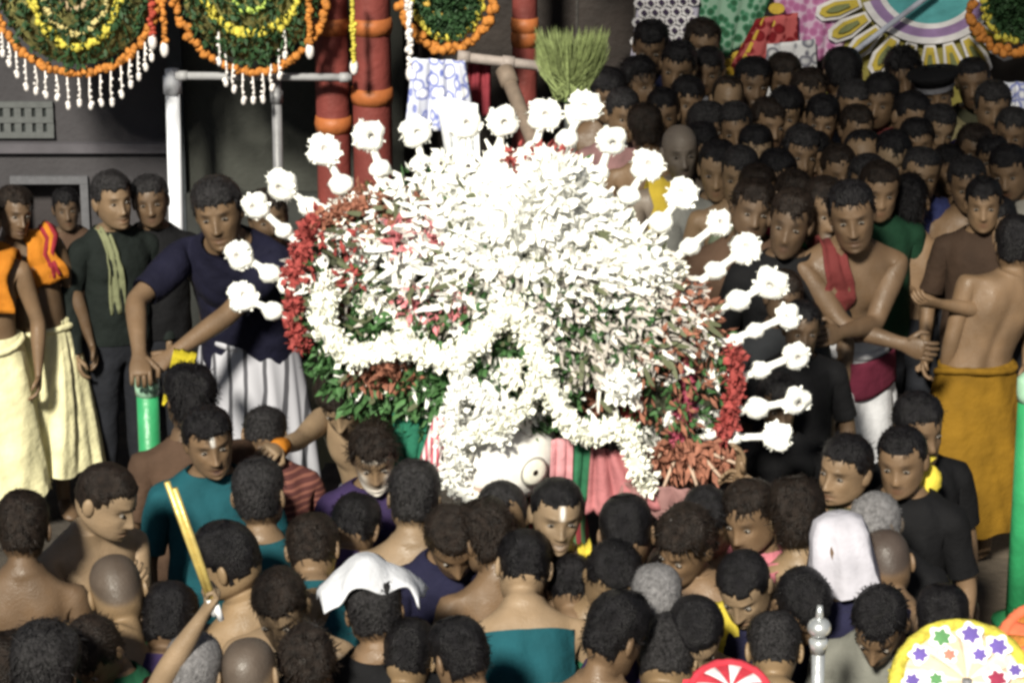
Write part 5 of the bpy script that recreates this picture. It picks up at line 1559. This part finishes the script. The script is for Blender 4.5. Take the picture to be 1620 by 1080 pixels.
# ---- onlookers packed on the steps
ROWS = [
 (1072, 106, 3.55, 0, 'c', 'short', 'grey'), (1010, 132, 3.50, 30, 'e', 'long', 'black'), (1086, 158, 3.15, 10, 'b', 'short', 'olive'), (1150, 160, 3.20, -5, 'a', 'receding', 'rose'),
 (1022, 205, 2.75, 185, 'c', 'short', 'brown'), (1076, 240, 2.45, 0, 'g', 'bald', 'charcoal'), (1118, 200, 2.80, 60, 'b', 'short', 'white'), (1136, 268, 2.30, -10, 'a', 'fade', 'ash'),
 (1196, 238, 2.50, 0, 'd', 'short', 'tan'), (1242, 178, 2.95, -8, 'a', 'short', 'navy'), (1266, 243, 2.45, 6, 'b', 'short', 'umber'), (1332, 118, 3.35, 190, 'e', 'short', 'moss'),
 (1392, 158, 3.10, -12, 'b', 'short', 'maroon'), (1484, 205, 2.75, 5, 'a', 'short', 'white checked'), (1440, 185, 3.0, 20, 'b', 'fade', 'pewter'), (1410, 252, 2.40, -6, 'd', 'short', 'silver'),
 (1326, 272, 2.30, 4, 'b', 'fade', 'sand'), (1500, 268, 2.6, 12, 'c', 'long', 'slate'), (1556, 322, 1.95, -15, 'b', 'short', 'chestnut'), (1440, 322, 2.15, 175, 'c', 'long', 'ink black'),
 (1300, 190, 2.85, 0, 'c', 'short', 'jet black'), (1540, 235, 2.65, 8, 'e', 'short', 'wine'), (1570, 170, 3.1, 0, 'c', 'short', 'indigo'), (1030, 75, 3.85, 0, 'e', 'short', 'midnight blue'),
 (1200, 305, 2.05, 12, 'c', 'short', 'sage'), (1390, 300, 2.0, 15, 'c', 'fade', 'green'), (1596, 270, 2.4, -20, 'c', 'fade', 'stone grey'), (1480, 148, 3.25, 0, 'c', 'short', 'khaki'),
 (1190, 130, 3.45, 5, 'e', 'short', 'bottle green'), (1120, 110, 3.75, 0, 'e', 'fade', 'steel'), (985, 180, 3.0, 20, 'c', 'fade', 'dusty rose'), (1300, 330, 1.75, 8, 'c', 'short', 'lead grey'),
 (1530, 345, 2.35, 10, 'e', 'short', 'deep navy'), (960, 150, 3.3, 15, 'e', 'short', 'graphite'), (1430, 120, 3.5, 0, 'e', 'long', 'coffee'), (1540, 130, 3.5, -5, 'e', 'fade', 'dull olive'), (1600, 210, 2.9, -6, 'e', 'short', 'fawn'),
 (1048, 180, 3.05, 8, 'b', 'fade', 'bare'), (1110, 235, 2.55, -6, 'b', 'short', 'bare'), (1165, 205, 2.75, 4, 'b', 'short', 'bare'), (1170, 275, 2.2, -8, 'a', 'fade', 'bare'), (1215, 195, 2.9, 6, 'b', 'short', 'bare'), (1228, 280, 2.2, -4, 'b', 'short', 'bare'), (1290, 245, 2.5, -10, 'b', 'fade', 'bare'), (1355, 205, 2.8, 10, 'b', 'short', 'bare'), (1365, 250, 2.45, 0, 'a', 'receding', 'bare'), (1370, 290, 2.15, -12, 'b', 'short', 'bare'), (1450, 225, 2.7, -5, 'b', 'short', 'bare'), (1455, 275, 2.3, 8, 'a', 'fade', 'bare'), (1530, 290, 2.2, -14, 'b', 'short', 'bare'), (1280, 150, 3.2, 6, 'c', 'short', 'bare'), (1350, 165, 3.1, -4, 'c', 'fade', 'bare'), (1255, 310, 1.95, 10, 'b', 'short', 'bare'), (1570, 250, 2.5, -10, 'b', 'short', 'bare'), (1110, 70, 3.95, 0, 'c', 'short', 'bare'), (1240, 125, 3.5, 0, 'c', 'short', 'bare'), (1580, 355, 2.0, -20, 'b', 'short', 'bare')]
COLS = {k: C_('onlooker_' + k.replace(' ', '_'), v) for k, v in {'grey': (0.18, 0.18, 0.2), 'black': (0.012, 0.012, 0.014), 'olive': (0.075, 0.075, 0.035), 'rose': (0.22, 0.1, 0.12), 'brown': (0.07, 0.042, 0.028), 'charcoal': (0.03, 0.03, 0.033), 'white': (0.42, 0.42, 0.42), 'ash': (0.16, 0.16, 0.15), 'tan': (0.16, 0.11, 0.06), 'navy': (0.022, 0.022, 0.065), 'umber': (0.06, 0.035, 0.018), 'moss': (0.05, 0.065, 0.02), 'maroon': (0.1, 0.02, 0.02), 'white checked': (0.38, 0.38, 0.4), 'pewter': (0.12, 0.12, 0.13), 'silver': (0.28, 0.28, 0.31), 'sand': (0.22, 0.17, 0.1), 'slate': (0.05, 0.065, 0.065), 'chestnut': (0.03, 0.018, 0.012), 'ink black': (0.012, 0.013, 0.02), 'jet black': (0.009, 0.009, 0.009), 'wine': (0.08, 0.012, 0.02), 'indigo': (0.03, 0.02, 0.09), 'midnight blue': (0.012, 0.014, 0.04), 'sage': (0.1, 0.12, 0.08), 'green': (0.006, 0.028, 0.014), 'stone grey': (0.2, 0.19, 0.17), 'khaki': (0.22, 0.19, 0.1), 'bottle green': (0.01, 0.035, 0.02), 'steel': (0.09, 0.1, 0.12), 'dusty rose': (0.18, 0.1, 0.1), 'lead grey': (0.06, 0.06, 0.065), 'deep navy': (0.012, 0.012, 0.035), 'graphite': (0.035, 0.036, 0.04), 'coffee': (0.04, 0.025, 0.015), 'dull olive': (0.05, 0.05, 0.03), 'fawn': (0.2, 0.14, 0.08)}.items()}
HN = {'short': 'short black hair', 'long': 'bushy black hair', 'fade': 'close cut hair', 'receding': 'thinning hair', 'bald': 'bald head'}
seen = {}
SCARVES = [('red', (.25, .02, .02)), ('yellow', (.45, .33, .04)), ('white', (.5, .5, .5)), ('pink', (.40, .14, .18)), ('saffron', (.48, .18, .02)), ('green', (.03, .14, .05)), ('cream', (.45, .40, .26)), ('maroon', (.10, .015, .02)), ('sky blue', (.10, .20, .34)), ('violet', (.12, .05, .20)), ('beige', (.30, .24, .16)), ('teal', (.02, .12, .13)), ('rust', (.25, .09, .03)), ('lilac', (.28, .20, .34)), ('olive', (.12, .12, .04)), ('navy', (.02, .025, .08)), ('grey', (.2, .2, .21)), ('crimson', (.32, .02, .06)), ('mustard', (.32, .20, .02)), ('coral', (.45, .15, .10)), ('mint', (.22, .36, .26)), ('brown', (.12, .06, .03))]
for px, py, Y, yw, tn, hr_, cl in ROWS:
    back = abs(yw) > 120
    nb = seen.get('n', 0)
    bare_ = cl == 'bare' or cl in ('black', 'brown', 'umber', 'jet black', 'ink black', 'graphite', 'coffee', 'charcoal', 'lead grey', 'slate', 'steel', 'fawn')
    lab = f"onlooker in {cl} shirt with {HN[hr_]} {'facing away' if back else 'watching'} from the shaded steps"
    gz = stepz(Y)
    bd_, ms_ = random.choice([0, .2, .7]), random.choice([.1, .6, .8])
    sc_c = None
    if bare_ and len(SCARVES) and not back and random.random() < .75: sc_c = SCARVES.pop(0)
    if bare_: lab = f"bare chested {'bearded' if bd_ > .5 else 'moustached' if ms_ > .5 else 'clean shaven'} onlooker with {HN[hr_]} {'facing away' if back else 'watching'} from the shaded steps"
    if sc_c: lab = lab.replace(' watching from', ' and ' + sc_c[0] + ' scarf on')
    dy = random.uniform(-8, 8) if not back else 0
    person(px, py, yw, hyaw=dy, hp=random.uniform(2, 12), Y=Y, gz=gz, top=None if bare_ else COLS[cl], tone={'e': 'c', 'c': 'b'}.get(tn, tn), hair=hr_, beard=bd_, must=ms_, label=lab, group='onlookers on the shaded steps', hscale=1.1, scarf=dict(side=random.choice([1, -1]), mt=C_('scarf_' + sc_c[0].replace(' ', '_'), sc_c[1]), width=random.uniform(.09, .16), f_end=random.uniform(1.05, 1.25)) if sc_c else None,
           hands=(random.choice([None, ('L', (.10, -.25, 1.15))]), None))
    if cl == 'khaki':
        o, s_, l_, I_, _ = PEOPLE[-1]
        m = MB(); n = 24; V = []
        for z, r, f in ((.030, .088, 1.0), (.055, .092, 1.0), (.075, .098, 1.05), (.098, .125, 1.12), (.108, .120, 1.1), (.116, .05, 1.0), (.118, .004, 1.0)):
            for j in range(n):
                t = 2 * math.pi * j / n; V.append(I_['HC'] + I_['Rh'] @ np.array([r * math.cos(t) * 1.02, r * f * math.sin(t) * 1.12 - .005, z + .012 * (-math.sin(t)) * (z > .09)]) * 1.1)
        m.add(V, [(k_ * n + j, k_ * n + (j + 1) % n, (k_ + 1) * n + (j + 1) % n, (k_ + 1) * n + j) for k_ in range(6) for j in range(n)])
        for i_, f_ in enumerate(m.f):
            if i_ < n * 1: m.m[i_] = 1
        link('peaked_cap', mesh('peaked_cap', np.array(m.v) * s_, m.f, [BLACK, GREY], True, m.m), o)
        o['label'] = 'onlooker in khaki shirt wearing a dark peaked cap on the shaded steps'
# sizes for the log
print('people', len(PEOPLE), 'tris', sum(len(p.vertices) - 2 for me in bpy.data.meshes for p in me.polygons))
print('heights', sorted((round(p[1] * 1.755, 2), p[0].name) for p in PEOPLE)[:8], sorted((round(p[1] * 1.755, 2), p[0].name) for p in PEOPLE)[-8:])
